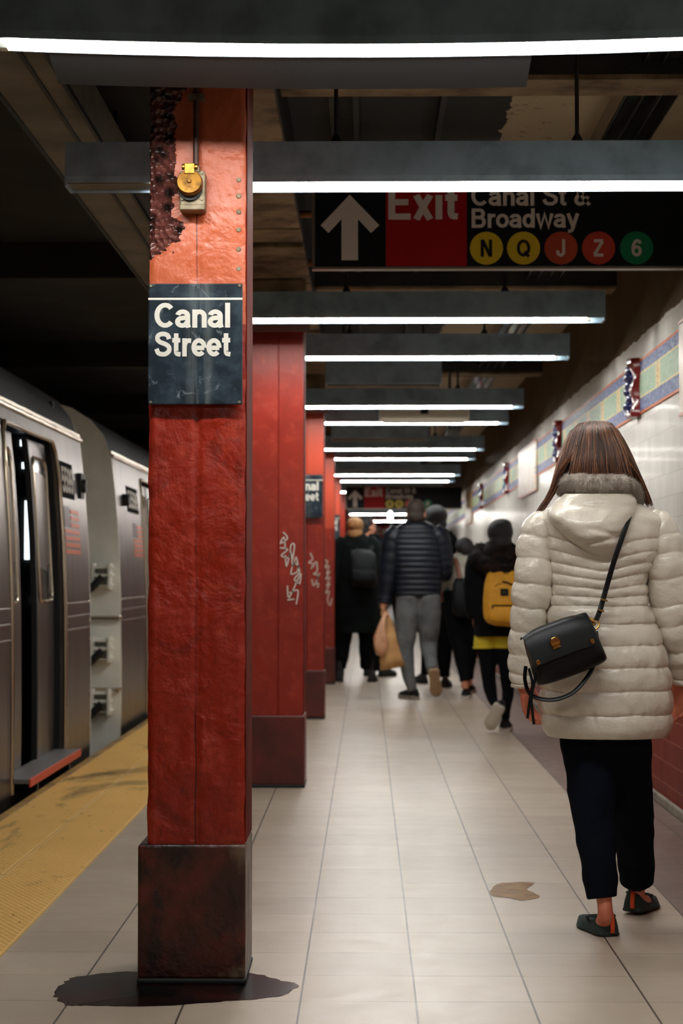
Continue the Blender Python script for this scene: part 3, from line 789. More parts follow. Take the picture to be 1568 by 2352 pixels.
# ------------------------------------------------------------------ hanging exit signs
def exitsign(y, x0, z0, z1, sc, label, full=True, x1=1.40):
    t = thing('exit_sign', label, 'exit sign', ((x0+x1)/2, y, z0), 'black overhead exit signs')
    obj('panel', MB().box(x0, x1, y, y+.05, z0, z1), M_SIGNCLEAN, t, bevel=.003)
    b = MB(); b.box(x0-.003, x1+.003, y-.003, y+.053, z0-.010, z0); b.box(x0-.003, x1+.003, y-.003, y+.053, z1, z1+.010); b.box(x0-.012, x0, y-.003, y+.053, z0-.01, z1+.01)
    objs('edge_frame', b, M_ALU, t)
    f = y-.0012
    def X(px): return x0+(px-723)*sc
    def Z(py): return z0+(612-py)*sc
    obj('red_panel', MB().box(X(886), X(1072), f, y, z0+.001, z1-.001), M_RED, t)
    a = MB(); g = f-.0008
    a.add([(X(p), g, Z(q)) for p, q in ((803,445),(871,516),(852,534),(822,502),(822,597),(784,597),(784,502),(754,534),(736,516))], [(0,8,7,6,3,2,1)[::-1], (3,4,5,6)])
    obj('arrow', a, M_DIM, t)
    l = MB(); text(l, 'Exit', (X(889), g, Z(503)), 77*sc, width=165*sc); obj('exit_lettering', l, M_DIM, t)
    l = MB(); text(l, 'Canal St &', (X(1082), g, Z(472)), 47*sc, width=276*sc, w=.165); text(l, 'Broadway', (X(1081), g, Z(523)), 45*sc, width=248*sc, w=.165)
    obj('street_lettering', l, M_DIM, t)
    for ch, px, m, lm in (('N',1117,M_YEL,M_BLK),('Q',1202,M_YEL,M_BLK),('J',1288,M_ORG,M_DIM),('Z',1374,M_BULR,M_DIM),('6',1461,M_GRN,M_DIM)):
        d_ = MB(); disc(d_, (X(px), f, Z(570)), 38*sc, 40, .0008); o = obj('route_disc', d_, m, t)
        l = MB(); text(l, ch, (X(px), g-.0008, Z(590)), 40*sc, w=.18, center=True); obj('letter', l, lm, o)
    b = MB()
    for x in (x0+.25, x1-.25): b.box(x-.012, x+.012, y+.015, y+.035, z1+.01, CZ)
    objs('hanger', b, M_SOOT, t)
a = at(723, 613, 7.5); c = at(900, 613, 7.5)
SCX = (at(1072,613,7.5).x-at(886,613,7.5).x)/186
exitsign(7.5, a.x, a.z, a.z+SCX*215, SCX, 'large black Exit sign with arrow and round route letters hanging overhead')
a = at(795, 1168, 26.2)
exitsign(26.2, a.x, a.z, a.z+.32, .00162, 'small far exit sign hanging above the man in the navy jacket')
# very far red sign and a glowing lamp seen above the crowd
t = thing('far_exit_sign', 'tiny far red sign above the dark heads, below the last strip lights', 'exit sign', (.0, 41, 2.0))
a, c = at(857, 1236, 41), at(903, 1207, 41)
obj('panel', MB().box(a.x, c.x, 41, 41.05, a.z, c.z), M_RED, t)
l = MB(); text(l, 'Exit', (a.x+.05, 40.997, a.z+.09), .16, width=.36); obj('lettering', l, M_DIM, t)
b = MB()
for x in (a.x+.06, c.x-.06): b.box(x, x+.02, 41.01, 41.03, c.z, CZ)
objs('hanger', b, M_SOOT, t)
a = at(896, 1186, 34.8)
t = thing('globe_lamp', 'small glowing white oval lamp hanging far down the platform', 'lamp', (a.x, 34.8, CZ))
b = MB(); b.ell(a, (.042, .042, .10), 16, 10); obj('globe', b, M_TUBE, t, smooth='all')
b = MB(); b.tube([a+Vector((0,0,.09)), (a.x, 34.8, CZ)], .01, 8); obj('stem', b, M_STEELDK, t)

# pale box hung between two strip lights, unlit dark boxes mid-bay
t = thing('ceiling_box', 'pale flat lamp box hanging from the ceiling between two strip lights', 'ceiling box', (.46, 14.25, 2.6))
a, c = at(871, 968, 14.2), at(1078, 942, 14.2)
obj('body', MB().box(a.x, c.x, 14.2, 14.42, a.z+.012, c.z+.05), M_SOCKET, t, bevel=.012, seg=3)
obj('diffuser', MB().box(a.x+.03, c.x-.03, 14.215, 14.405, a.z, a.z+.014), M_WHITE, t, bevel=.004)
b = MB()
for x in (a.x+.15, c.x-.15): b.tube([(x, 14.31, c.z+.04), (x, 14.31, CZ)], .008, 8)
objs('hanger', b, M_SOOT, t); obj('clip', MB().box((a.x+c.x)/2-.03, (a.x+c.x)/2+.03, 14.192, 14.2, c.z-.03, c.z+.02), M_STEELDK, t)
def dbox(y, px0, px1, pya, pyb, label):
    a, c = at(px0, pyb, y), at(px1, pya, y)
    t = thing('trunking_box', label, 'ceiling box', ((a.x+c.x)/2, y, CZ), 'dark unlit boxes across the ceiling')
    obj('casing', MB().box(a.x, c.x, y, y+.16, a.z, c.z+.08), M_HOUSING, t, bevel=.006)
    obj('underside_plate', MB().box(a.x+.01, c.x-.01, y+.01, y+.15, a.z-.012, a.z), M_TRAYDULL, t)
    b = MB()
    for x in (a.x+.12, c.x-.12): b.tube([(x, y+.08, c.z+.07), (x, y+.08, CZ)], .009, 8)
    objs('hanger', b, M_SOOT, t)
dbox(11.9, 747, 1014, 848, 882, 'dark unlit box across the ceiling behind the fourth strip light')
dbox(16.5, 760, 985, 985, 1007, 'dark unlit box across the ceiling behind the pale ceiling box')
dbox(21.1, 775, 965, 1062, 1077, 'far dark unlit box across the ceiling behind the seventh strip light')

# pipes that cross under the ceiling over the second column
t = thing('ceiling_pipe', 'rusty pipes crossing the ceiling left of the Exit sign', 'pipe', (-.45, 8.1, 2.72))
b = MB(); p0, p1 = at(560, 492, 8.0), at(716, 492, 8.0)
b.tube([p0, p1], .016, 12); p0, p1 = at(560, 606, 9.2), at(716, 604, 9.2); b.tube([p0, p1], .018, 12)
objs('pipe', b, M_RUST, t, smooth=True)
b = MB(); q = at(640, 492, 8.0); b.box(q.x-.02, q.x+.02, 7.98, 8.02, q.z, 2.74); q = at(640, 605, 9.2); b.box(q.x-.02, q.x+.02, 9.18, 9.22, q.z, 2.74)
objs('bracket', b, M_SOOT, t)

# ------------------------------------------------------------------ subway train
PROF = [(-1.80,-.55),(-1.795,-.10),(-1.79,.10),(-1.79,.50),(-1.795,.95),(-1.81,1.35),(-1.835,1.70),(-1.87,2.00)]
ROOF = [(-1.885,2.04),(-1.93,2.16),(-2.02,2.27),(-2.16,2.36),(-2.40,2.43),(-2.9,2.47)]
def px_at(z):
    for (xa, za), (xb, zb) in zip(PROF, PROF[1:]):
        if za <= z <= zb: return xa+(xb-xa)*(z-za)/(zb-za)
    return PROF[-1][0] if z > 2 else PROF[0][0]
def sidepanel(b, ya, yb, za, zb, dx=0, th=.03, n=10):
    rs = []
    zs = [za+(zb-za)*i/n for i in range(n+1)]
    out = [(px_at(z)+dx, z) for z in zs]; inn = [(x-th, z) for x, z in reversed(out)]
    poly = out+inn
    b.prism([(x, ya, z) for x, z in poly], (0, yb-ya, 0))
def rrect(ya, yb, za, zb, r, n=6):        # rounded rectangle outline in (y, z)
    P_ = []
    for cy, cz, a0 in ((yb-r, zb-r, 0), (ya+r, zb-r, 90), (ya+r, za+r, 180), (yb-r, za+r, 270)):
        for i in range(n+1):
            a = math.radians(a0+90*i/n); P_.append((cy+r*math.cos(a), cz+r*math.sin(a)))
    return P_
def rail_loop(b, pts, dx, rad):
    P_ = [Vector((px_at(z)+dx, y, z)) for y, z in pts]; P_.append(P_[0]); b.tube(P_, rad, 8, cap=False)
def door_leaf(t, ya, yb, dx=-.055, mg=.12):
    b = MB(); sidepanel(b, ya, yb, .02, 1.90, dx, .03); o = obj('door_leaf', b, M_STEEL, t, smooth=True)
    wy0, wy1, wz0, wz1 = ya+mg, yb-mg, .98, 1.80
    q = rrect(wy0, wy1, wz0, wz1, .06); b = MB(); n = len(q)
    b.add([(px_at(z)+dx+.004, y, z) for y, z in q], [tuple(range(n))]); obj('window', b, M_GLASS, o)
    b = MB(); rail_loop(b, q, dx+.004, .011); obj('window_frame', b, M_TRIMSTEEL, o, smooth=True)
    b = MB(); sidepanel(b, ya-.012, ya+.004, .03, 1.89, dx+.006, .03); obj('rubber_edge', b, M_RUBBER, o)
    return o
M_PLATE = mat('matt_black_plate', s2l(12,13,15), .9, spec=.05); M_NUM = mat('matt_white_numerals', s2l(214,208,200), .9, spec=.05)
def digits(t, s, ya, yb, z0, z1):
    zc = (z0+z1)/2; b = MB(); sidepanel(b, ya, yb, z0, z1, .004, .004, 3); o = obj('number_plate', b, M_PLATE, t)
    l = MB(); x = px_at(zc)+.0065
    ez = Vector((px_at(z1)-px_at(z0), 0, z1-z0)).normalized()
    text(l, s, Vector((px_at(z0+.03)+.0065, ya+.03, z0+.03)), (z1-z0)-.06, Vector((0,1,0)), ez, w=.17, width=(yb-ya)-.06)
    obj('numerals', l, M_NUM, o)
def flag(t, ya, yb, z0, z1):
    o = None
    for k in range(7):
        za = z0+(z1-z0)*k/7; b = MB(); y_a = ya if k < 4 else ya+(yb-ya)*.42
        sidepanel(b, y_a if k < 4 else ya+(yb-ya)*.42, yb, za, za+(z1-z0)/7*.62, .003, .003, 2)
        if o is None: o = obj('flag_decal', b, M_FLAGR, t)
        else: obj('stripe', b, M_FLAGR, o)
    b = MB(); sidepanel(b, ya, ya+(yb-ya)*.40, z0+(z1-z0)*.57, z1, .002, .002, 2); obj('canton', b, M_FLAGB, o)
def car(ya, yb, doors, label, num, marks):
    t = thing('subway_car', label, 'train', (-3.2, (ya+yb)/2, -1.2), 'stainless subway cars at the platform')
    b = MB(); cur = ya
    for d0, d1 in doors:
        sidepanel(b, cur, d0, -.12, 2.0); sidepanel(b, d0, d1, 1.93, 2.0, 0, .03, 2); sidepanel(b, d0, d1, -.12, .0, 0, .03, 2); cur = d1
    sidepanel(b, cur, yb, -.12, 2.0)
    obj('side_shell', b, M_STEEL, t, smooth=True)
    b = MB(); L = [(-4.5+.0, 2.0)]
    top = ROOF + [(-3.5,2.47),(-4.0,2.43),(-4.3,2.3),(-4.5,2.0)]
    b.prism([(x, ya, z) for x, z in [(-1.87,2.0)]+top], (0, yb-ya, 0)); obj('roof', b, M_STEELROOF, t, smooth=True)
    b = MB().box(-4.5, -4.47, ya, yb, -.12, 2.0); obj('far_side_shell', b, M_STEELROOF, t)
    b = MB().box(-4.48, -1.85, ya, yb, -.12, -.02); obj('underframe_floor', b, M_STEELDK, t)
    b = MB().box(-4.2, -1.84, ya+.2, yb-.2, -.8, -.12); obj('underframe_equipment', b, M_STEELDK, t, bevel=.03)
    b = MB(); b.tube([(-1.868, ya, 2.01), (-1.868, yb, 2.01)], .016, 10); b.box(-1.885, -1.868, ya, yb, 2.02, 2.045); obj('gutter', b, M_TRIMSTEEL, t, smooth=True)
    b = MB()
    for z in (.80, .88, .96):
        cur = ya
        for d0, d1 in doors+[(yb, yb)]:
            b.tube([(px_at(z), cur+.03, z), (px_at(z), d0-.03, z)], .006, 6); cur = d1
    objs('rub_rail', b, M_STEEL, t)
    for d0, d1 in doors:
        b = MB()
        q = [(d0, .02)]+[(d0, z/10) for z in range(2, 18)]+[(d0+.03, 1.86), (d0+.10, 1.92), (d1-.10, 1.92), (d1-.03, 1.86)]+[(d1, z/10) for z in range(17, 1, -1)]+[(d1, .02)]
        b.tube([Vector((px_at(z)+.002, y, z)) for y, z in q], .013, 8); obj('door_frame', b, M_TRIMSTEEL, t, smooth=True)
        b = MB(); sidepanel(b, d0, d0+.012, .0, 1.93, -.03, .10); sidepanel(b, d1-.012, d1, .0, 1.93, -.03, .10)
        objs('door_jamb', b, M_RUBBER, t)
    b = MB()
    for y in [d1+.06 for d0, d1 in doors]+[yb-.06]:
        for z in (.15, .25, .35, .72, .84, .96): b.ell((px_at(z)+.003, y, z), (.006, .011, .011), 8, 6)
    obj('rivet', b, M_TRIMSTEEL, t)
    return t
t = car(-6, 11.6, [(-1.1, .5), (4.2, 5.8), (9.02, 10.62)], 'stainless subway car at the left edge of the photo, door partly open, number 5599', '5599', None)
door_leaf(t, 10.0, 10.56, mg=.085); door_leaf(t, 8.80, 9.56); door_leaf(t, 4.22, 4.98); door_leaf(t, 5.0, 5.78)
b = MB(); b.box(-1.86, -1.70, 9.02, 10.62, .075, .10); obj('door_step', b, M_STEP, t, bevel=.004)
b = MB(); b.box(-1.702, -1.692, 9.02, 10.62, .058, .101); obj('step_edge', b, M_STEPEDGE, t, bevel=.003)
b = MB(); b.box(-1.90, -1.71, 9.3, 9.34, -.1, .075); b.box(-1.90, -1.71, 10.3, 10.34, -.1, .075); objs('step_bracket', b, M_STEELDK, t)
b = MB()
for pa, pb, ya_, yb_ in ((46,53,1010,1024), (50,56,1062,1076), (56,67,1150,1285), (74,80,1372,1384)):
    a, c = at(pa, yb_, 10.92), at(pb, ya_, 10.92); b.box(a.x, c.x, 10.92, 10.94, a.z, c.z)
objs('gap_glow_panel', b, M_GAPGLOW, t)  # glowing panels added in place of far lights seen through the door gap
obj('interior_partition', MB().box(-4.4, -1.93, 10.94, 10.97, 0, 2.2), M_RUBBER, t)
y5 = lambda px, z: None
digits(t, '5599', 10.68, 11.14, 1.60, 1.82); flag(t, 10.72, 11.26, 1.26, 1.55)
b = MB(); b.tube([(px_at(1.68)-.01, 11.38, 1.70), (px_at(1.68)+.045, 11.38, 1.70)], [.05, .042], 20); b.box(px_at(1.68)-.01, px_at(1.68)+.02, 11.32, 11.45, 1.62, 1.78)
obj('marker_light', b, M_RUBBER, t, smooth=True)
b = MB(); b.prism([(x, 11.595, z) for x, z in [(-1.81,-.12)]+PROF[1:]+ROOF+[(-4.0,2.43),(-4.3,2.3),(-4.49,2.0),(-4.49,-.12)]], (0, .02, 0)); obj('end_wall', b, M_CARWHITE, t)
t = car(13.05, 31, [(14.55, 16.15), (19.6, 21.2), (24.6, 26.2)], 'second stainless subway car with pale end wall, just left of the nearest column', '5598', None)
door_leaf(t, 14.57, 15.32); door_leaf(t, 15.36, 16.12)
digits(t, '5598', 13.66, 14.32, 1.62, 1.82); flag(t, 13.90, 14.46, 1.28, 1.54)
b = MB(); b.tube([(px_at(1.7)-.01, 13.45, 1.7), (px_at(1.7)+.045, 13.45, 1.7)], [.05, .042], 20); obj('marker_light', b, M_RUBBER, t, smooth=True)
# pale end wall of the second car: faceted corner, rounded at the roof
b = MB(); b.prism([(x, 13.04, z) for x, z in [(-1.80,-.2)]+PROF[1:]+ROOF[:5]+[(-2.9,2.45),(-4.4,2.4),(-4.4,-.2)]], (0, .03, 0)); obj('end_wall', b, M_CARWHITE, t)
b = MB()
for z in (.30, .82): b.tube([(-2.25, 12.98, z), (-1.80, 12.98, z), (-1.80, 13.05, z)], .016, 8)
objs('end_rail', b, M_TRIMSTEEL, t, smooth=True)
for z in (1.05, .52, .14):
    b = MB()
    for dz in (0, .07, .13): b.box(-2.02, -1.84, 12.90, 13.05, z+dz, z+dz+.022)
    for xx in (-1.99, -1.87): b.box(xx, xx+.02, 12.88, 13.05, z-.02, z+.17)
    o = obj('gate_bracket', b, M_CARWHITE, t, bevel=.003)
    b = MB(); b.tube(smooth_path([(-2.06, 12.86, z-.06), (-1.98, 12.84, z-.01), (-1.90, 12.84, z+.07)], 5), [.028]*11, 8); obj('gate_spring', b, M_RUBBER, o, smooth=True)
    b = MB(); b.tube([(-2.20, 12.9, z+.02), (-1.86, 12.9, z+.02)], .010, 8); obj('gate_rod', b, M_TRIMSTEEL, o, smooth=True)
b = MB(); b.tube([(-1.95, 12.1, -.02), (-1.95, 12.1, .62)], .018, 8); b.tube([(-1.95, 12.1, .15), (-2.3, 12.1, .15)], .014, 8)

# ------------------------------------------------------------------ people
M_SKIN = mat('skin', s2l(206,142,112), .5, col2=s2l(190,118,92), ns=12); M_SKINR = mat('rosy_skin', s2l(214,128,98), .5, col2=s2l(196,104,80), ns=20)
M_ANKLE = mat('tanned_skin', s2l(168,104,78), .5)
def cloth(name, c, c2=None, rough=.85, **k): return mat(name, c, rough, col2=c2 or c, sheen=.0, **k)
M_LIPS = mat('lips', s2l(170,90,80), .4); M_EYE = mat('eye_white', s2l(220,214,208), .2); M_BROW = mat('eyebrow', s2l(50,36,28), .8)
UP = Vector((0,0,1))
def limb_hand(b, wrist, d, thumb, palm_n, s=1.0, curl=.5, grip=False):
    """hand from the wrist: d finger direction, thumb side direction, palm_n the way the palm faces"""
    d = Vector(d).normalized(); th = Vector(thumb); th = (th-d*th.dot(d)).normalized(); pn = d.cross(th)
    if pn.dot(Vector(palm_n)) < 0: pn = -pn
    R_ = Matrix((th, d, pn)).transposed()
    w = Vector(wrist)
    b.ell(w+d*.045*s, (.041*s, .054*s, .016*s), 16, 10, R_)
    b.tube([w-d*.03*s, w+d*.02*s], [.027*s, .026*s], 12)
    L = (.068, .076, .071, .056); O = (.029, .010, -.010, -.029)
    for l, o_ in zip(L, O):
        base = w+d*(.085-.01*abs(o_)/.03)*s+th*o_*s
        a = curl*.55; p = [base-d*.02*s, base]; cur = base; seg = (.46, .32, .24); ang = a
        for q in seg:
            cur = cur+(d*math.cos(ang)+pn*math.sin(ang))*l*q*s; p.append(cur); ang += curl*.75
        b.tube(p, [.0095*s, .0095*s, .0088*s, .008*s, .0065*s], 8)
    base = w+d*.02*s+th*.026*s; t1 = (th*.75+d*.7+pn*.25).normalized(); t2 = (th*.25+d*.95+pn*.45*curl).normalized()
    b.tube([base-t1*.012*s, base+t1*.036*s, base+t1*.036*s+t2*.026*s, base+t1*.036*s+t2*.048*s], [.014*s, .012*s, .010*s, .0075*s], 8)
def head_mesh(b, c, f, s=1.0, tilt=0):
    """head with nose, brow, lips, chin, ears; c centre, f facing"""
    f = Vector(f).normalized(); r = f.cross(UP).normalized(); u = r.cross(f)
    R_ = Matrix((r, f, u)).transposed(); c = Vector(c)
    P_ = lambda x, y, z: c+(r*x+f*y+u*z)*s
    b.ell(P_(0,-.012,.022), (.074*s,.092*s,.092*s), 22, 14, R_)
    b.ell(P_(0,.018,-.045), (.058*s,.066*s,.072*s), 18, 12, R_)
    b.ell(P_(0,.058,-.100), (.026*s,.022*s,.018*s), 12, 8, R_)
    b.tube([P_(0,.078,.018), P_(0,.094,-.018), P_(0,.104,-.034), P_(0,.082,-.042)], [.009*s,.011*s,.015*s,.010*s], 10)
    b.tube([P_(-.045,.062,.030), P_(0,.080,.034), P_(.045,.062,.030)], .011*s, 8)
    b.tube([P_(-.022,.076,-.066), P_(0,.086,-.064), P_(.022,.076,-.066)], .0075*s, 8)
    b.tube([P_(-.020,.076,-.076), P_(0,.084,-.077), P_(.020,.076,-.076)], .0075*s, 8)
    for sx in (-1, 1):
        b.ell(P_(sx*.040,.058,-.030), (.020*s,.016*s,.018*s), 10, 8, R_)
        b.ell(P_(sx*.076,-.008,-.010), (.010*s,.021*s,.032*s), 12, 10, R_)
    return P_
def face_parts(body, P_, s=1.0):
    for sx in (-1, 1):
        b = MB(); b.ell(P_(sx*.030,.074,.010), (.012*s,.008*s,.008*s), 12, 8); obj('eye', b, M_EYE, body, smooth='all')
        b = MB(); b.tube([P_(sx*.016,.083,.034), P_(sx*.032,.081,.039), P_(sx*.048,.070,.034)], .0045*s, 6); obj('eyebrow', b, M_BROW, body)
    b = MB(); b.tube([P_(-.021,.083,-.071), P_(0,.0925,-.070), P_(.021,.083,-.071)], [.004*s,.0075*s,.004*s], 8); obj('lips', b, M_LIPS, body, smooth='all')
def foot_basis(heel, toe, roll_up=UP):
    f = (Vector(toe)-Vector(heel)); L = f.length; f = f.normalized(); r = f.cross(roll_up)
    if r.length < .05: r = Vector((1,0,0))
    r = r.normalized(); u = r.cross(f); return f, r, u, L
def shoe(parent, heel, toe, mu, ms, up=UP, w=.046, h=.062, sole=.022, pointed=False, name='shoe', collar=0):
    heel, toe = Vector(heel), Vector(toe); f, r, u, L = foot_basis(heel, toe, up)
    prof = [(0,.55,.85),(.04,.80,1.0),(.15,.92,1.05),(.3,.88,1.0),(.45,.90,.85),(.6,1.0,.66),(.75,1.02,.52),(.88,.85,.42),(.96,.55,.34),(1.0,.25,.24)]
    if pointed: prof = [(0,.55,.80),(.04,.82,1.0),(.15,.95,1.0),(.3,.92,.72),(.45,.92,.55),(.6,.98,.50),(.75,.80,.44),(.88,.48,.36),(.96,.24,.28),(1.0,.08,.2)]
    rows = interp_rows(prof, 24); rs = []
    for t, ww, hh in rows:
        c = heel+f*(t*L)+u*sole; a = w*max(ww,.05); hgt = h*max(hh,.1); ring = []
        for j in range(20):
            th = 2*PI*j/20; x = a*math.copysign(abs(math.cos(th))**.8, math.cos(th)); z = hgt*math.sin(th) if math.sin(th) > 0 else .3*sole*math.sin(th)
            ring.append(c+r*x*(1-.25*max(0,math.sin(th)))+u*z)
        rs.append(ring)
    b = MB(); b.rings(rs); o = obj(name, b, mu, parent, smooth=True, angle=50)
    rs = []
    for t, ww, hh in rows:
        c = heel+f*(t*L); a = w*max(ww,.05)*1.06; up_ = .004 if t > .85 else 0
        rs.append([c+r*a+u*(.003+up_), c+r*a+u*sole, c-r*a+u*sole, c-r*a+u*(.003+up_), c-r*a*.9+u*up_, c+r*a*.9+u*up_])
    b = MB(); b.rings(rs); obj('sole', b, ms, o, smooth=True, angle=50)
    return o
def rowring(cx, cy, z, hw, hd, n, power=2.3):
    e = 2/power; out = []
    for j in range(n):
        a = 2*PI*j/n; c, s_ = math.cos(a), math.sin(a)
        out.append(Vector((cx+hw*math.copysign(abs(c)**e, c), cy+hd*math.copysign(abs(s_)**e, s_), z)))
    return out
def garment(rows, Y, m=60, n=64, power=2.3, puff=None, wr=.004, seed=0, thick=.006, closed_top=True):
    """rows: (photo row, left, right, half depth, depth offset) at distance Y"""
    b = MB(); rs = []; R = interp_rows(rows, m)
    for py, xl, xr, hd, dy in R:
        c = at((xl+xr)/2, py, Y+dy); hw = (at(xr, py, Y+dy)-at(xl, py, Y+dy)).length/2
        ring = rowring(c.x, c.y, c.z, hw, hd, n, power); cc = Vector((c.x, c.y, c.z)); q = []
        for p in ring:
            d = (p-cc); L = d.length; d = d/L if L > 1e-6 else d
            k = wr*noise.noise(Vector((p.x*9+seed, p.y*9, p.z*14)))+wr*.6*noise.noise(Vector((p.x*25, p.y*25+seed, p.z*30)))
            if puff: k += puff(py, (p.x-c.x)/max(hw,1e-4), p)
            q.append(p+d*k)
        rs.append(q)
    if R[-1][0] > R[0][0]: bottom = rs[-1]; 
    c = sum((Vector(p) for p in rs[-1]), Vector())/n
    rs.append([c+(Vector(p)-c)*.93+Vector((0,0,.012)) for p in rs[-1]])
    rs.append([c+(Vector(p)-c)*.4+Vector((0,0,.10)) for p in rs[-2]])
    b.rings(rs); return b
def ptube(b, pts, Y, n=20, k=6, seed=0, wr=.003, puff=None, cap=True, flat=1.0):
    """tapered tube through (px, py, depth offset, radius px)"""
    P_ = [(at(x, y, Y+dy), r*(Y+dy)/FPX) for x, y, dy, r in pts]
    path = smooth_path([p for p, _ in P_], k); rad = []
    for i in range(len(path)):
        t = i/k; j = min(int(t), len(P_)-2); u = t-j; u = u*u*(3-2*u); rad.append(P_[j][1]*(1-u)+P_[j+1][1]*u)
    if puff: rad = [r+puff(i/(len(path)-1)) for i, r in enumerate(rad)]
    i0 = len(b.v); b.tube(path, rad, n, cap)
    for i in range(i0, len(b.v)):
        v = Vector(b.v[i]); q = noise.noise_vector(Vector((v.x*16+seed, v.y*16, v.z*16)))*wr+noise.noise_vector(Vector((v.x*45+seed, v.y*45, v.z*45)))*wr*.4
        b.v[i] = tuple(v+q)
    return path

def hair_tufts(b, pts_normals, L, r, seed=1, droop=.5):
    rr_ = random.Random(seed)
    for p, nrm in pts_normals:
        d = (nrm+Vector((rr_.uniform(-.7,.7), rr_.uniform(-.7,.7), rr_.uniform(-.7,.7)))-UP*droop*.5).normalized()
        l = L*rr_.uniform(.6,1.2); a = d.orthogonal().normalized()*r; c = d.cross(a)
        q = p+d*l-UP*droop*l*.4
        b.add([p+a, p-a*.5+c*.87, p-a*.5-c*.87, q], [(0,1,3),(1,2,3),(2,0,3)])
def body_for(t, head_c, f, Y, joints, hands, s=1.0, vox=.007, skin=None, face=True, mat_=None):
    """one continuous skin body: head, neck, torso, arms, hands, legs.  joints: dict of tube lists"""
    b = MB(); P_ = head_mesh(b, head_c, f, s)
    b.tube([P_(0,-.018,-.05), P_(0,-.03,-.13), P_(0,-.04,-.20)], [.050*s,.052*s,.075*s], 16)
    for tb in joints: ptube(b, tb, Y, 14, 5, wr=0)
    for hnd in hands: limb_hand(b, *hnd)
    o = obj('body', b, mat_ or M_SKIN, t); remesh(o, vox, 5, .5)
    if face: face_parts(o, P_, s)
    return o, P_

# ---------------- the woman in the cream quilted coat
YW = 5.70
W_ = thing('person', 'woman in a cream quilted coat walking away beside the right wall', 'person', (at(1400,2100,YW).x, YW, 0))
M_COAT = mat('cream_quilted_nylon', s2l(222,214,200), .32, col2=s2l(212,203,188), ns=7, bump=.55, bs=34, bd=.008, coat=.25)
M_PANTS = cloth('navy_black_trousers', s2l(13,18,30), s2l(10,13,21), .95, spec=.1)
M_FUR = mat('grey_beige_fur', s2l(152,140,128), .9, col2=s2l(186,176,164), ns=30, sheen=.3)
M_LEATHER = mat('black_pebbled_leather', s2l(9,10,13), .42, bump=.3, bs=300, bd=.001, spec=.3)
M_GOLD = mat('polished_gold_metal', s2l(220,176,96), .22, 1.0)
M_SUEDE = mat('dark_green_suede', s2l(44,56,52), .9, col2=s2l(30,38,36), ns=12); M_TAB = mat('orange_heel_tab', s2l(238,84,36), .5)
M_SOLEBLK = mat('black_shoe_sole', s2l(20,20,20), .7)
SEAM = [1170,1232,1262,1290,1316,1342,1366,1390,1431,1480,1530,1583,1637,1692]
def pf(x):                                # pillow profile between two stitched seams
    x = max(0., min(1., x)); return (1-(2*x-1)**2)**.55
def coat_puff(py, u, p):
    v = 0 if py > 1400 else 34*max(0, min(1, (1400-py)/130))
    q = py-v*(1-min(1, abs(u)))+10*max(0,(1440-py)/260)*noise.noise(Vector((p.x*7, 3, p.z*3)))
    q += 3.5*noise.noise(Vector((p.x*11, p.y*9, p.z*2.0)))
    if q <= SEAM[0] or q >= SEAM[-1]: return 0
    for a, c in zip(SEAM, SEAM[1:]):
        if a <= q < c:
            am = .0115 if c-a > 40 else .0085
            w_ = pf((q-a)/(c-a)); pk = .003*noise.noise(Vector((p.x*34, p.y*34, p.z*10)))+(1-w_)*.006*noise.noise(Vector((p.x*75, p.y*60, p.z*7)))
            pk += .0035*noise.noise(Vector((p.x*14+p.z*9, p.y*10, p.z*34)))*(py < 1440)
            return am*w_+pk
    return 0
rows = [(1128,1345,1415,.05,.02),(1150,1300,1452,.075,.01),(1168,1256,1490,.092,0),(1190,1240,1512,.108,0),(1225,1246,1512,.118,0),(1265,1255,1506,.122,0),(1320,1267,1484,.112,0),(1362,1268,1482,.108,0),
        (1400,1262,1488,.114,0),(1450,1256,1506,.126,0),(1500,1250,1522,.138,0),(1560,1246,1533,.146,0),(1620,1244,1536,.148,0),(1668,1252,1533,.146,0),(1690,1262,1524,.140,0)]
def wdisp(py, u, p): return coat_puff(py, u, p)
b = garment(rows, YW, 360, 230, 2.35, wdisp, .003, 2)
coat = obj('quilted_coat', b, M_COAT, W_, smooth='all')
# sleeves
def sleeve(pts, name, seams, seed):
    b = MB()
    def pu(t):
        for a, c in zip(seams, seams[1:]):
            if a <= t < c: return .0078*pf((t-a)/(c-a))-.002
        return 0
    ptube(b, pts, YW, 44, 26, seed, .0055, pu)
    return obj(name, b, M_COAT, W_, smooth='all')
sl = [(1280,1200,0,27),(1240,1215,-.005,37),(1229,1270,-.01,40),(1222,1340,-.015,42),(1216,1400,-.01,40),(1208,1460,0,36),(1204,1520,.01,33),(1203,1560,.02,30),(1204,1578,.02,27)]
sleeve(sl, 'sleeve', [0,.08,.18,.28,.38,.49,.60,.71,.81,.91,1.0], 3)
sr = [(1478,1196,0,28),(1510,1214,0,39),(1522,1260,0,43),(1532,1320,0,47),(1543,1385,.02,52),(1554,1440,.03,48),(1564,1500,.06,42),(1566,1545,.08,32),(1563,1566,.09,28)]
sleeve(sr, 'sleeve', [0,.08,.18,.28,.38,.49,.60,.71,.81,.91,1.0], 9)
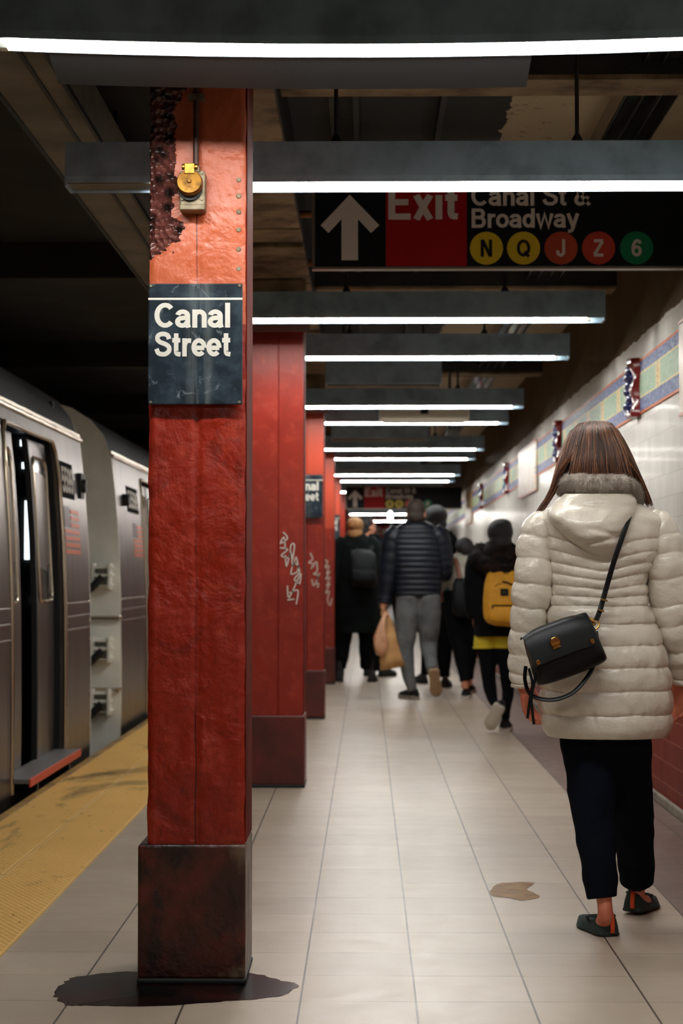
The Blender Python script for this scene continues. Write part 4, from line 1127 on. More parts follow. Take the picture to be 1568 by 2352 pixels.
# hood lying on the back
HO = [(1134,1296,1452),(1150,1276,1462),(1172,1258,1460),(1190,1258,1453),(1212,1276,1442),(1236,1300,1430),(1258,1330,1424),(1274,1358,1416),(1283,1378,1404)]
BYR = interp_rows(rows, 400)
def back_y(py):                           # y of the coat's back at a row
    i = max(0., min(399., (py-1128)/(1690-1128)*400)); k = int(i); a, c = BYR[k], BYR[k+1]; t = i-k
    return YW+(a[4]-a[3])*(1-t)+(c[4]-c[3])*t
b = MB(); rs = []; m, n = 44, 40
IR = interp_rows(HO, m)
for i, (py, xl, xr) in enumerate(IR):
    v = i/m; by = min(back_y(py), YW-.085)+.03; ring = []
    for j in range(n):
        a = 2*PI*j/n; ca, sa = math.cos(a), math.sin(a); u = ca
        x = (xl+xr)/2+(xr-xl)/2*math.copysign(abs(ca)**.8, ca)
        bul = (.075+.045*math.sin(PI*min(1, v*.9+.1)))*(max(0., 1-(v-.0)**6))**.5
        crease = .010*math.exp(-((x-1362+18*v)/5.0)**2)*(v < .62)+.008*math.exp(-((py-1212-(x-1350)*.28)/5.0)**2)*(x > 1345)+.007*math.exp(-((py-1242+(x-1380)*.20)/5.0)**2)
        y = by-(bul*abs(sa)**.75 if sa < 0 else -.02*sa)+(crease if sa < 0 else 0)-(.004*noise.noise(Vector((x*.05, py*.05, 1))) if sa < 0 else 0)
        ring.append(at(x, py, y))
    rs.append(ring)
b.rings(rs); obj('hood', b, M_COAT, W_, smooth='all')
# fur collar
b = MB(); tuft = []
path = [at(x, y, YW+dy) for x, y, dy in smooth_path([(1296,1122,.05),(1302,1114,-.02),(1322,1104,-.075),(1352,1112,-.105),(1388,1112,-.112),(1424,1112,-.10),(1444,1120,-.06),(1460,1134,.0),(1466,1138,.06)], 8)]
rad = [.020+.0135*math.sin(PI*min(1,max(0,i/(len(path)-1)))**.8)+.0012*math.sin(i*1.3) for i in range(len(path))]
b.tube(path, rad, 20)
rr_ = random.Random(5)
for i in range(len(path)-1):
    for q in range(150):
        t = rr_.random(); a = rr_.uniform(0, 2*PI); p = path[i].lerp(path[i+1], t); ax = (path[i+1]-path[i]).normalized(); e = ax.orthogonal().normalized(); e = (Matrix.Rotation(a, 3, ax) @ e)
        tuft.append((p+e*rad[i]*.92, e))
hair_tufts(b, tuft, .016, .0008, 8, .9)
obj('fur_collar', b, M_FUR, W_, smooth='all')
# trousers
b = MB()
ptube(b, [(1345,1640,0,62),(1350,1700,0,64),(1357,1800,-.01,55),(1366,1900,-.02,48),(1376,1990,-.06,40),(1383,2063,-.08,36)], YW, 30, 8, 1, .006)
ptube(b, [(1438,1640,0,62),(1436,1700,0,61),(1443,1800,.06,54),(1455,1900,.15,46),(1459,1970,.22,42),(1461,2026,.26,38)], YW, 30, 8, 4, .006)
c = at(1392, 1640, YW); b.ell((c.x, c.y, c.z), (.158,.115,.14), 24, 14)
o = obj('trousers', b, M_PANTS, W_); remesh(o, .0055, 3, .5)
# body
hc = at(1375, 1052, YW); hc.z -= .0
hl = at(1206, 1572, YW+.02); hr = at(1564, 1560, YW+.09)
joints = [[(1388,1150,0,60),(1380,1220,0,76),(1374,1360,0,66),(1388,1480,0,80),(1390,1600,0,84)],
          [(1300,1190,0,24),(1236,1220,0,28),(1222,1340,0,26),(1206,1480,0,22),(1204,1575,.02,16)],
          [(1470,1200,0,22),(1512,1225,0,25),(1543,1370,.02,24),(1563,1480,.06,20),(1564,1566,.09,16)],
          [(1350,1600,0,50),(1357,1800,-.01,34),(1376,1990,-.06,24),(1388,2075,-.09,17.5),(1389,2108,-.09,18.5),(1378,2122,-.02,15)],
          [(1440,1600,0,50),(1443,1800,.06,34),(1456,1970,.22,24),(1462,2034,.28,17.5),(1466,2062,.30,19),(1484,2074,.36,15)]]
body, PH = body_for(W_, hc, (0.05,1,-.02), YW, joints,
    [(hl, (.10,.25,-.95), (.35,.8,.1), (1,-.2,0), 1.0, .75), (hr, (-.02,.12,-.98), (-.5,.8,0), (-1,-.1,0), 1.0, .6)], 1.0, .0050, M_SKINR)
body.data.materials[0] = M_SKINR
# flat shoes, toes turned out
def wshoe(heel, toe):
    o = shoe(W_, heel, toe, M_SUEDE, M_SOLEBLK, UP, .041, .074, .007, True, 'flat_shoe')
    f, r, u, L = foot_basis(heel, toe); b = MB(); h = Vector(heel)
    pts = [h-f*.0035+u*.012+r*.004, h-f*.006+u*.035+r*.004, h-f*.002+u*.062+r*.004, h+f*.004+u*.075+r*.004]
    b.tube(pts, [.0075]*4, 10, squash=(f, .35)); obj('heel_tab', b, M_TAB, o, smooth='all')
    b = MB(); ring = []
    for i in range(24):
        a = 2*PI*i/24; ring.append(h+f*(.072+.066*math.cos(a))+r*(.037*math.sin(a))+u*(.055-.006*math.cos(a) if math.cos(a) < 0 else .052-.010*math.cos(a)))
    ring.append(ring[0]); b.tube(ring, .0045, 6, cap=False); obj('collar_binding', b, M_SUEDE, o, smooth='all')
gl0, gl1 = ground(1402, 2152), ground(1330, 2121); gr0, gr1 = ground(1450, 2103), ground(1527, 2068)
def stretch(a, c, L): d = (c-a).normalized(); return a+d*L
wshoe(gl0, stretch(gl0, gl1, .232)); wshoe(gr0+Vector((0,0,.012)), stretch(gr0, gr1, .235))
# hair: dark under-layer and many strands
M_HAIR = None
def hairmat(name, c1, c2, c3, r=.38):
    g = N(name); f = g.ramp(g.noise(80, 3, .6, g.scale(1,1,.045)), [(.34, c1), (.52, c2), (.70, c3)])
    g.set('Base Color', f).set('Roughness', r).set('Specular IOR Level', .6); return g.m
M_HAIR = hairmat('brown_hair', s2l(40,25,19), s2l(92,58,41), s2l(186,118,74), .42)
HR = [(968,1350,1388,.012,.0),(974,1328,1404,.050,-.005),(986,1315,1413,.072,-.005),(1008,1303,1427,.092,-.005),(1040,1292,1443,.104,-.005),(1073,1282,1456,.108,-.01),(1106,1274,1470,.106,-.01),(1140,1262,1484,.100,-.01),(1184,1232,1500,.088,-.01)]
HRI = interp_rows(HR, 216)
def hp(py, th, k=1.0):
    r = HRI[max(0, min(216, int(round(py-968))))]; c = at((r[1]+r[2])/2, py, YW+r[4]); hw = (r[2]-r[1])/2*YW/FPX
    return Vector((c.x+hw*k*math.cos(th), c.y+r[3]*k*math.sin(th), c.z))
b = MB()
rs = [[hp(py, 2*PI*j/40, .90) for j in range(40)] for py in range(969, 1062, 4)]
b.rings(rs)
rs = []
for py in range(1056, 1112, 4): rs.append([hp(py, PI*(1.0-.06)+PI*1.12*j/29, .88) for j in range(30)]+[hp(py, PI*(1-.06)+PI*1.12*j/29, .62) for j in reversed(range(30))])
b.rings(rs)
rr_ = random.Random(11)
FR = []
for i in range(2300):
    FR.append((len(b.f), rr_.choice((0,0,1,1,1,1,2,2,3))))
    th = rr_.uniform(PI*.90, PI*2.10); side = min(abs(th-PI), abs(th-2*PI))
    left = abs(th-PI) < abs(th-2*PI)
    if side < .75: end = (1186-88*(side/.75)**.8 if left else 1172-70*(side/.75)**.8)+rr_.uniform(-16,4)
    else: end = 1098+rr_.uniform(-8,6)
    k = rr_.uniform(.93, 1.06); wob = rr_.uniform(-.05,.05); ph = rr_.uniform(0,6.28); pts = []
    start = 968+rr_.uniform(0,5); m = 9
    for q in range(m+1):
        t = q/m; py = start+(end-start)*t
        tq = th+wob*math.sin(3*t+ph)
        if side < .75 and t > .6: tq = th+((PI if left else 2*PI)-th)*(t-.6)/.4*.72+wob*math.sin(3*t+ph)
        pts.append(hp(py, tq, k*(1+.012*math.sin(5*t+ph))))
    b.tube(pts, [.0013]*(m-1)+[.0010,.0004], 4, cap=False)
HM = [mat('hair_strand_'+n_, c_, .42, col2=d_, ns=5, spec=.5) for n_, c_, d_ in (('dark', s2l(38,24,18), s2l(54,34,25)), ('brown', s2l(74,46,33), s2l(92,58,40)), ('chestnut', s2l(104,64,42), s2l(128,80,52)), ('copper', s2l(158,100,62), s2l(178,118,76)))]
o = obj('hair', b, HM, W_, smooth='all'); mi = [0]*len(b.f)
for (a, q_), e in zip(FR, [f[0] for f in FR[1:]]+[len(b.f)]):
    for j in range(a, e): mi[j] = q_
o.data.polygons.foreach_set('material_index', mi)
# black cross-body bag
t = thing('crossbody_bag', 'black leather cross-body bag with gold fittings hanging at the cream coat\'s hip', 'bag', at(1290, 1490, YW-.2))
C0 = at(1292, 1486, YW-.215); tl = math.radians(20); ex = Vector((math.cos(tl), 0.10, math.sin(tl))).normalized(); ez = Vector((-math.sin(tl), -.06, math.cos(tl))); ez = (ez-ex*ez.dot(ex)).normalized(); ey = ez.cross(ex)
def BP(x, y, z): return C0+ex*x+ey*y+ez*z
rs = []
for i in range(29):
    u = -1+2*i/28; x = .109*math.sin(u*PI/2); q = (1-abs(u)**5*.55); ring = []
    for j in range(40):
        a = 2*PI*j/40; c, s_ = math.cos(a), math.sin(a)
        ring.append(BP(x*(1.0-.05*s_), .050*q*math.copysign(abs(c)**.75, c)*(1.0-.28*s_), .082*(.88+.12*q)*math.copysign(abs(s_)**.7, s_)-.004-.006*math.cos(u*2)*(s_ < 0)))
    rs.append(ring)
b = MB(); b.rings(rs); o = obj('bag_body', b, M_LEATHER, t, smooth='all')
b = MB(); rs = []
FL = [(v.x, v.y) for v in smooth_path([(.030,.074),(.0,.084),(-.034,.079),(-.054,.050),(-.064,.012),(-.069,-.016)], 5)]
for i in range(17):
    u = -1+2*i/16; x = -.012+.100*u; k_ = 1-.06*abs(u)**4; dz = -.006*abs(u)**3
    out = [BP(x, y*k_, z*k_+dz) for y, z in FL]; inn = [BP(x, y*k_*.93+.001, (z*k_+dz)*.95) for y, z in reversed(FL)]
    rs.append(out+inn)
b.rings(rs); fl = obj('bag_flap', b, M_LEATHER, t, smooth=True, angle=50)
b = MB(); p = BP(-.030, -.066, .030); b.tube([p, p-ey*.004], [.017,.015], 28); b.obox(p-ey*.006-ez*.006, ex*.012, ey*.004, ez*.003); b.tube([p+ex*.012-ez*.016, p-ex*.012-ez*.016], .003, 8)
obj('turn_lock', b, M_GOLD, fl, smooth=True)
for x, z in ((-.100,-.008),(.078,-.006)):
    b = MB(); p = BP(x, -.069, z); b.obox(p, ex*.005, ey*.003, ez*.007); obj('corner_stud', b, M_GOLD, fl, bevel=.001)
def ring3(c, n1, n2, r, k=20): return [c+n1*r*math.cos(2*PI*i/k)+n2*r*math.sin(2*PI*i/k) for i in range(k+1)]
pr = at(1366, 1434, YW-.19)
b = MB(); b.tube(ring3(pr, Vector((.8,0,.3)), Vector((-.2,.3,.9)).normalized(), .015), .003, 8, cap=False); b.tube([BP(.106,0,.055), pr], .006, 8); b.tube([pr+Vector((-.004,-.004,.012)), pr+Vector((-.026,-.008,.020))], .005, 8)
obj('strap_ring', b, M_GOLD, t, smooth='all')
nb = Vector((0,1,0))
b = MB(); sp_ = smooth_path([pr+Vector((.004,0,.014)), at(1378,1400,YW-.165), at(1392,1350,YW-.155), at(1410,1288,YW-.165), at(1428,1235,YW-.165), at(1440,1200,YW-.15), at(1450,1172,YW-.095), at(1460,1150,YW-.02), at(1464,1150,YW+.05)], 8)
b.tube(sp_, [.0085]*len(sp_), 10, squash=(nb, .3)); o = obj('strap', b, M_LEATHER, t, smooth='all')
b = MB()
for py, px in ((1378,1387),(1402,1379)):
    c = at(px, py, YW-.172); b.obox(c, Vector((.010,0,-.003)), Vector((0,.004,0)), Vector((.001,0,.0025)))
obj('strap_slider', b, M_GOLD, o)
b = MB(); q = [at(*p) for p in ((1368,1450,YW-.19),(1371,1490,YW-.2),(1362,1530,YW-.215),(1340,1566,YW-.225),(1310,1594,YW-.23),(1272,1607,YW-.225),(1236,1604,YW-.22),(1214,1590,YW-.22),(1205,1560,YW-.225),(1207,1530,YW-.22))]
q = smooth_path(q, 7); b.tube(q, [.0075]*len(q), 10, squash=(Vector((.2,.6,.75)), .3)); obj('hanging_strap', b, M_LEATHER, t, smooth='all')
for q in ([(1223,1530,YW-.23),(1228,1560,YW-.235),(1220,1600,YW-.235),(1223,1640,YW-.235),(1226,1664,YW-.235)], [(1214,1535,YW-.23),(1222,1570,YW-.23),(1216,1610,YW-.23),(1211,1650,YW-.23)]):
    b = MB(); q = smooth_path([at(*p) for p in q], 6); b.tube(q, [.0042]*len(q), 8, squash=(nb, .4)); obj('tassel_cord', b, M_LEATHER, t, smooth='all')

# ---------------- helper for the crowd ahead
def crowd(name_label, Y, x, head, f, coat_rows, arms, legs, mats, hands=(), s=1.0, puff=None, pw=2.3, wr=.008, coat_name='coat', seed=0, joints_extra=(), face=True):
    t = thing('person', name_label, 'person', (x, Y, 0), 'passengers walking ahead down the platform')
    mc, ml, msk = mats
    b = garment(coat_rows, Y, 110, 56, pw, puff, wr, seed)
    c = obj(coat_name, b, mc, t, smooth='all')
    for a in arms:
        b = MB(); pu = None
        if puff: pu = lambda q: .006*pf((q*9) % 1.0)
        ptube(b, a, Y, 24, 12, seed, wr*.7, pu); obj('sleeve', b, mc, t, smooth='all')
    b = MB()
    for l in legs: ptube(b, l, Y, 22, 7, seed+1, .006)
    o = obj('trousers', b, ml, t); remesh(o, .009, 3, .5)
    js = [[(x_, y_, d_, r_*.82) for x_, y_, d_, r_ in a] for a in arms]+[[(x_, y_, d_, r_*.8) for x_, y_, d_, r_ in l] for l in legs]
    r0, r1 = coat_rows[2], coat_rows[-2]
    js.append([((r[1]+r[2])/2, r[0], r[4], min((r[2]-r[1])*.33, r[3]*.72*FPX/Y)) for r in coat_rows[1:]])
    hc = at(head[0], head[1], Y+head[2])
    body, P_ = body_for(t, hc, f, Y, js+list(joints_extra), hands, s, .008, msk, face)
    return t, P_, body
def cap_hair(P_, mat_, parent, pts, s=1.0, name='hair', strands=0, seed=1):
    b = MB()
    for x, y, z, rx, ry, rz in pts: b.ell(P_(x, y, z), (rx*s, ry*s, rz*s), 22, 14)
    o = obj(name, b, mat_, parent); remesh(o, .007, 3, .5)
    return o
M_HBLK = hairmat('black_hair', s2l(14,13,15), s2l(22,20,22), s2l(34,31,33), .75)
M_HBRN = hairmat('short_brown_hair', s2l(26,19,15), s2l(46,33,25), s2l(80,57,40), .75)
M_HBLD = hairmat('ginger_blond_hair', s2l(96,62,32), s2l(150,102,54), s2l(206,156,92), .7)
M_NAVY = mat('navy_down_jacket', s2l(15,21,34), .45, col2=s2l(10,14,24), ns=6, spec=.3)
M_GREYT = cloth('grey_sweat_trousers', s2l(96,98,98), s2l(76,78,80), .9, ns=9)
M_BLKCL = cloth('black_cloth', s2l(9,11,14), s2l(15,17,20), .95, spec=.12); M_DKGREEN = cloth('black_green_coat', s2l(12,17,17), s2l(18,24,23), .95, spec=.12)
M_WSOLE = mat('white_shoe_sole', s2l(206,200,188), .6); M_TANSOLE = mat('tan_shoe_sole', s2l(172,142,108), .7, col2=s2l(140,116,90), ns=30); M_BLKSHOE = mat('black_knit_shoe', s2l(20,22,24), .7)
M_BPY = mat('yellow_backpack_canvas', s2l(222,160,36), .7, col2=s2l(204,142,30), ns=12, bump=.15, bs=90); M_YSH = cloth('yellow_shorts', s2l(208,186,44), s2l(184,162,36), .85)
M_BKFUR = mat('black_brown_fur', s2l(20,15,14), .9, col2=s2l(44,31,26), ns=24, spec=.1)
M_BPK = mat('black_backpack_nylon', s2l(9,11,14), .65, bump=.1, bs=80, spec=.2)

# man in the navy down jacket
Y = 16.2
jr = [(1196,936,974,.06,0),(1204,922,988,.085,0),(1218,905,1004,.11,0),(1245,898,1014,.13,0),(1290,902,1014,.135,0),(1330,906,1011,.13,0),(1360,906,1010,.128,0),(1373,910,1006,.12,0)]
def jpuff(py, u, p): return .012*pf(((py-1200)/13.2) % 1.0)
ml_ = [(942,1368,0,34),(938,1400,0,30),(932,1450,0,25),(930,1500,0,20),(938,1550,-.01,15),(947,1586,-.03,11)]
mr_ = [(978,1368,0,34),(984,1400,0,29),(985,1440,.02,25),(984,1480,.05,20),(989,1515,-.06,15),(992,1542,-.2,12)]
hand_m = at(880, 1392, Y-.02)
MAN, PM, MBODY = crowd('man in a navy down jacket and grey trousers carrying a paper bag', Y, .43, (955,1180,0), (.05,1,0), jr,
    [[(918,1218,0,20),(903,1240,0,24),(896,1285,0,24),(890,1330,0,21),(884,1372,0,16),(882,1388,-.01,14)], [(992,1218,0,20),(1010,1240,0,23),(1018,1280,.02,22),(1019,1312,.05,20),(1012,1320,.2,16)]],
    [ml_, mr_], (M_NAVY, M_GREYT, M_SKIN), [(hand_m, (.0,.1,-1), (.2,1,0), (1,0,0), 1.0, 1.6), (at(1010,1322,Y+.26), (-.2,1,.2), (-.8,.1,.6), (-.5,0,-1), 1., .8)], 1.05, jpuff, 2.4, .003, 'down_jacket', 3)
cap_hair(PM, M_HBRN, MAN, [(0,-.022,.040,.082,.094,.088),(0,-.060,-.015,.072,.055,.062),(0,.03,.075,.07,.06,.05)], 1.05)
b = MB(); b.tube([PM(-.06,-.07,-.03), PM(-.03,-.108,-.035), PM(.03,-.108,-.035), PM(.06,-.07,-.03)], [.010]*4, 8); 
g0 = ground(957, 1606); shoe(MAN, g0, g0+Vector((-.15,.23,0)), M_BLKSHOE, M_WSOLE, UP, .05, .075, .030, name='sneaker')
hl_ = at(995, 1539, Y-.24); tl_ = at(1003, 1612, Y-.05); tl_.z = .035
shoe(MAN, hl_, tl_, M_BLKSHOE, M_TANSOLE, (hl_-tl_).cross(Vector((1,0,0))) if (hl_-tl_).cross(Vector((1,0,0))).y > 0 else -(hl_-tl_).cross(Vector((1,0,0))), .052, .075, .03, name='sneaker')
# the paper bag he carries
t = thing('paper_bag', 'crumpled brown paper bag hanging from the man\'s left hand', 'bag', at(898, 1480, Y-.02))
M_PAPER = mat('brown_kraft_paper', s2l(196,152,98), .7, col2=s2l(168,122,72), ns=7, bump=.4, bs=26, bd=.01)
def bagm(cs, dep, Y0, seed):
    b = MB(); rs = []
    for (l, r_), dd in zip(cs, dep):
        a, c = at(l[0], l[1], Y0), at(r_[0], r_[1], Y0); d = c-a; ring = []
        for j in range(28):
            th = 2*PI*j/28; cx, sy = math.cos(th), math.sin(th)
            p = (a+c)/2+d/2*math.copysign(abs(cx)**.5, cx)+Vector((0, dd*math.copysign(abs(sy)**.5, sy), 0))
            ring.append(p+noise.noise_vector(Vector((p.x*14+seed, p.y*14, p.z*14)))*.012)
        rs.append(ring)
    b.rings(rs); return b
obj('paper_sack', bagm([((884,1404),(888,1403)),((878,1424),(898,1420)),((876,1450),(906,1440)),((874,1480),(914,1468)),((872,1515),(924,1500)),((874,1538),(930,1528)),((880,1537),(926,1529))], [.012,.03,.05,.07,.08,.085,.07], Y, 1), M_PAPER, t, smooth='all')
b = bagm([((880,1406),(886,1405)),((866,1440),(884,1436)),((857,1464),(888,1460)),((857,1484),(890,1482)),((864,1503),(886,1500)),((872,1508),(880,1507))], [.012,.03,.05,.055,.045,.02], Y-.09, 5)
obj('bread_bag', b, mat('pinkish_tan_wrapper', s2l(200,150,114), .5, col2=s2l(176,124,92), ns=12), t, smooth='all')
b = bagm([((889,1388),(899,1390)),((884,1414),(905,1420)),((890,1428),(906,1440))], [.02,.03,.02], Y+.05, 9)
obj('white_bag', b, mat('white_plastic', s2l(214,214,216), .4), t, smooth='all')
b = MB(); b.tube(smooth_path([at(880,1396,Y-.06), at(876,1410,Y-.05), at(884,1424,Y-.03)], 5), .006, 6); b.tube(smooth_path([at(884,1396,Y+.02), at(892,1410,Y+.03), at(898,1424,Y+.03)], 5), .006, 6); obj('carry_handle', b, M_PAPER, t)

# girl with the yellow backpack
Y = 12.95
gr = [(1236,1132,1162,.06,0),(1250,1112,1182,.10,0),(1272,1096,1194,.13,0),(1310,1086,1200,.145,0),(1360,1084,1200,.145,0),(1410,1086,1196,.145,0),(1445,1088,1188,.14,0),(1461,1090,1183,.135,0)]
lg = [(1116,1478,0,22),(1118,1510,0,20),(1121,1550,.0,17),(1126,1585,-.03,15),(1135,1618,-.10,10.5)]
rg = [(1156,1478,0,22),(1160,1510,0,20),(1164,1550,.02,17),(1166,1590,.04,14.5),(1162,1630,.02,10.5),(1160,1652,.0,9.5)]
GIRL, PG, GB = crowd('girl in a dark hooded coat and yellow shorts with a yellow backpack', Y, 1.0, (1148,1230,0), (0,1,0), gr,
    [[(1112,1262,0,20),(1096,1290,0,26),(1088,1335,0,24),(1086,1380,0,21),(1090,1415,.04,18)], [(1184,1262,0,20),(1198,1290,0,25),(1206,1335,0,24),(1208,1380,0,21),(1204,1415,.04,17)]],
    [lg, rg], (M_BLKCL, M_BLKCL, M_SKIN), [(at(1090,1418,Y+.05), (0,.2,-1), (.3,1,0), (1,0,0), .85, .8), (at(1204,1418,Y+.05), (0,.2,-1), (-.3,1,0), (-1,0,0), .85, .8)], .92, None, 2.5, .008, 'coat', 6)
cap_hair(PG, M_HBLK, GIRL, [(0,-.018,.028,.098,.105,.098),(0,-.045,-.06,.088,.075,.10),(.015,-.02,.07,.075,.08,.06)], .98)
b = MB(); tuft = []
pa = smooth_path([(1106,1262,.02),(1098,1284,-.10),(1118,1300,-.19),(1140,1312,-.22),(1168,1312,-.21),(1192,1296,-.14),(1198,1268,.0)], 8); pa = [at(x, y, Y+d) for x, y, d in pa]
b.tube(pa, [.058+.004*math.sin(i*.9) for i in range(len(pa))], 14)
rr_ = random.Random(9)
for i in range(len(pa)-1):
    for q in range(40):
        e = Vector((rr_.gauss(0,1), rr_.gauss(0,1), rr_.gauss(0,1))).normalized(); tuft.append((pa[i].lerp(pa[i+1], rr_.random())+e*.055, e))
b.rings([[at(1146+(46-9*abs(i-2))*math.cos(2*PI*j/24), 1248+16*i+6*math.sin(2*PI*j/24), Y-.06-.02*i-.06*max(0,math.sin(2*PI*j/24))*0) + Vector((0,-.08*math.sin(2*PI*j/24),0)) for j in range(24)] for i in range(5)])
hair_tufts(b, tuft, .035, .0028, 4, .5); obj('fur_hood', b, M_BKFUR, GIRL, smooth='all')
b = MB()
for pts in ([(1115,1452,0,25),(1112,1474,0,24.5),(1111,1490,0,23)], [(1154,1452,0,25),(1156,1474,0,24),(1156,1489,0,22.5)]): ptube(b, pts, Y, 24, 6, 3, .004)
o = obj('shorts', b, M_YSH, GIRL); remesh(o, .008, 2, .5)
b = MB()
for (px, py, r) in ((1111,1487,23.6),(1156,1486,23)):
    c = at(px, py, Y); b.tube(ring3(c, Vector((1,0,.02)), Vector((0,1,0)), r*Y/FPX, 24), .008, 6, cap=False)
obj('shorts_cuff', b, M_YSH, o, smooth='all')
h_ = at(1146, 1622, Y-.20); to_ = at(1119, 1676, Y-.02); to_.z = max(to_.z, .01)
d_ = (to_-h_).normalized(); up_ = Vector((.35,1,.2)); up_ = (up_-d_*up_.dot(d_)).normalized()
shoe(GIRL, h_, to_, M_BLKSHOE, M_WSOLE, up_, .047, .06, .026, name='sneaker')
g0 = ground(1159, 1681); shoe(GIRL, g0, g0+Vector((.03,.235,0)), M_BLKSHOE, M_WSOLE, UP, .047, .078, .030, name='sneaker')
t = thing('backpack', 'yellow canvas backpack on the back of the girl in yellow shorts', 'backpack', at(1150, 1375, Y-.22))
yb = Y-.14
def bp_ring(py, xl, xr, d, y0=yb):
    ring = []
    for j in range(36):
        a = 2*PI*j/36; c, s_ = math.cos(a), math.sin(a)
        ring.append(at((xl+xr)/2+(xr-xl)/2*math.copysign(abs(c)**.6, c), py+2*c, y0-d*.5+d*.5*math.copysign(abs(s_)**.6, s_)))
    return ring
b = MB(); b.rings([bp_ring(*r[:4]) for r in interp_rows([(1296,1136,1172,.05),(1302,1126,1182,.10),(1316,1119,1188,.14),(1345,1112,1192,.17),(1390,1109,1193,.19),(1420,1111,1191,.18),(1433,1120,1184,.15),(1438,1134,1172,.09)], 30)])
bag = obj('pack_body', b, M_BPY, t, smooth='all')
b = MB(); b.rings([bp_ring(r[0], r[1], r[2], r[3], yb-.15) for r in interp_rows([(1386,1124,1192,.03),(1390,1122,1193,.06),(1410,1122,1192,.08),(1426,1126,1188,.07),(1432,1138,1178,.04)], 16)])
pk = obj('front_pocket', b, M_BPY, bag, smooth='all')
b = MB(); b.tube([at(x, y, yb-.215) for x, y in ((1130,1391),(1150,1391),(1172,1391),(1190,1390))], .006, 6); q = at(1131,1396,yb-.215); b.box(q.x-.006, q.x+.006, q.y-.004, q.y+.004, q.z-.02, q.z+.01); obj('pocket_zip', b, M_BPK, pk)
b = MB(); b.tube(smooth_path([at(x, y, yb-.175) for x, y in ((1153,1336),(1164,1338),(1176,1343),(1190,1349))], 5), .006, 6); b.tube(smooth_path([at(x, y, yb-.168) for x, y in ((1131,1352),(1140,1344),(1150,1340))], 5), .003, 6); obj('top_zip', b, M_BPK, bag)
a, c = at(1149,1368,yb-.19), at(1167,1352,yb-.185)
p = obj('label_patch', MB().box(a.x, c.x, a.y-.006, a.y+.01, a.z, c.z), M_BPK, bag, bevel=.003)
b = MB(); q = (a+c)/2; b.box(q.x-.010, q.x+.010, a.y-.0075, a.y-.005, q.z-.002, q.z+.003); b.box(q.x-.012, q.x-.007, a.y-.0075, a.y-.005, q.z-.012, q.z+.010); b.box(q.x+.007, q.x+.012, a.y-.0075, a.y-.005, q.z-.012, q.z+.010); obj('patch_mark', b, mat('olive_mark', s2l(74,64,40), .6), p)
for xs in (1122, 1182):
    b = MB(); q = smooth_path([at(xs,1300,yb-.02), at(xs-2 if xs < 1150 else xs+2,1275,Y-.06), at(xs,1262,Y+.05)], 5); b.tube(q, [.022]*len(q), 8, squash=(nb, .25)); obj('shoulder_strap', b, M_BPY, bag, smooth='all')

# woman with pale jacket, dark bag, brown strap
Y = 16.5
br = [(1266,1058,1078,.06,0),(1274,1040,1084,.09,0),(1290,1030,1090,.12,0),(1320,1024,1092,.13,0),(1350,1026,1092,.13,0),(1366,1028,1090,.125,0)]
M_PALE = cloth('pale_grey_jacket', s2l(186,182,168), s2l(160,156,144), .8)
BJ, PB, BB = crowd('woman in a pale grey jacket between the navy-jacketed man and the yellow backpack', Y, .87, (1066,1262,0), (-.1,1,0), br,
    [[(1046,1280,0,16),(1034,1296,0,19),(1022,1330,-.02,17),(1014,1354,.02,14)], [(1082,1282,0,15),(1090,1310,0,17),(1094,1350,0,15)]],
    [[(1046,1355,0,30),(1050,1420,0,28),(1058,1490,0,20),(1064,1540,-.01,14),(1067,1566,-.03,10.5)], [(1074,1355,0,30),(1078,1420,0,26),(1078,1490,.06,19),(1076,1535,.1,14),(1076,1560,.12,10.5)]],
    (M_PALE, M_BLKCL, M_SKIN), [(at(1013,1357,Y+.04), (-.1,.6,-.8), (.6,.6,0), (1,0,0), .85, .8), (at(1095,1354,Y), (0,.2,-1), (-.3,1,0), (-1,0,0), .85, .8)], .9, None, 2.3, .008, 'jacket', 12,
    joints_extra=[[(1066,1560,-.03,8),(1068,1582,-.03,9)],[(1076,1555,.12,8),(1077,1575,.13,9)]])
cap_hair(PB, M_HBLK, BJ, [(0,-.02,.03,.09,.10,.09),(0,-.10,.02,.075,.07,.075)], .95)
g0 = ground(1068, 1605); shoe(BJ, g0, g0+Vector((.03,.23,0)), M_BLKSHOE, M_WSOLE, UP, .046, .07, .03, name='sneaker')
g0 = ground(1079, 1592); shoe(BJ, g0, g0+Vector((.03,.23,0)), M_BLKSHOE, M_WSOLE, UP, .046, .07, .03, name='sneaker')
t = thing('shoulder_bag', 'black slouchy shoulder bag with brown strap on the pale grey jacket', 'bag', at(1060, 1365, Y-.2))
obj('bag_body', bagm([((1046,1328),(1078,1330)),((1040,1345),(1086,1345)),((1037,1375),(1090,1378)),((1040,1405),(1088,1408)),((1050,1418),(1080,1418))], [.03,.06,.08,.08,.04], Y-.20, 21), M_BPK, t, smooth='all')
b = MB(); q = smooth_path([at(1056,1332,Y-.2), at(1051,1305,Y-.16), at(1046,1286,Y-.11), at(1042,1277,Y-.02)], 5); b.tube(q, [.02]*len(q), 8, squash=(nb, .25)); obj('strap', b, mat('brown_leather_strap', s2l(122,66,42), .5), t, smooth='all')
b = MB(); b.ell(at(1027,1362,Y-.05), (.022,.022,.05), 14, 10); tag(obj('green_charm', b, mat('teal_bottle', s2l(40,110,92), .3), t, smooth='all'))

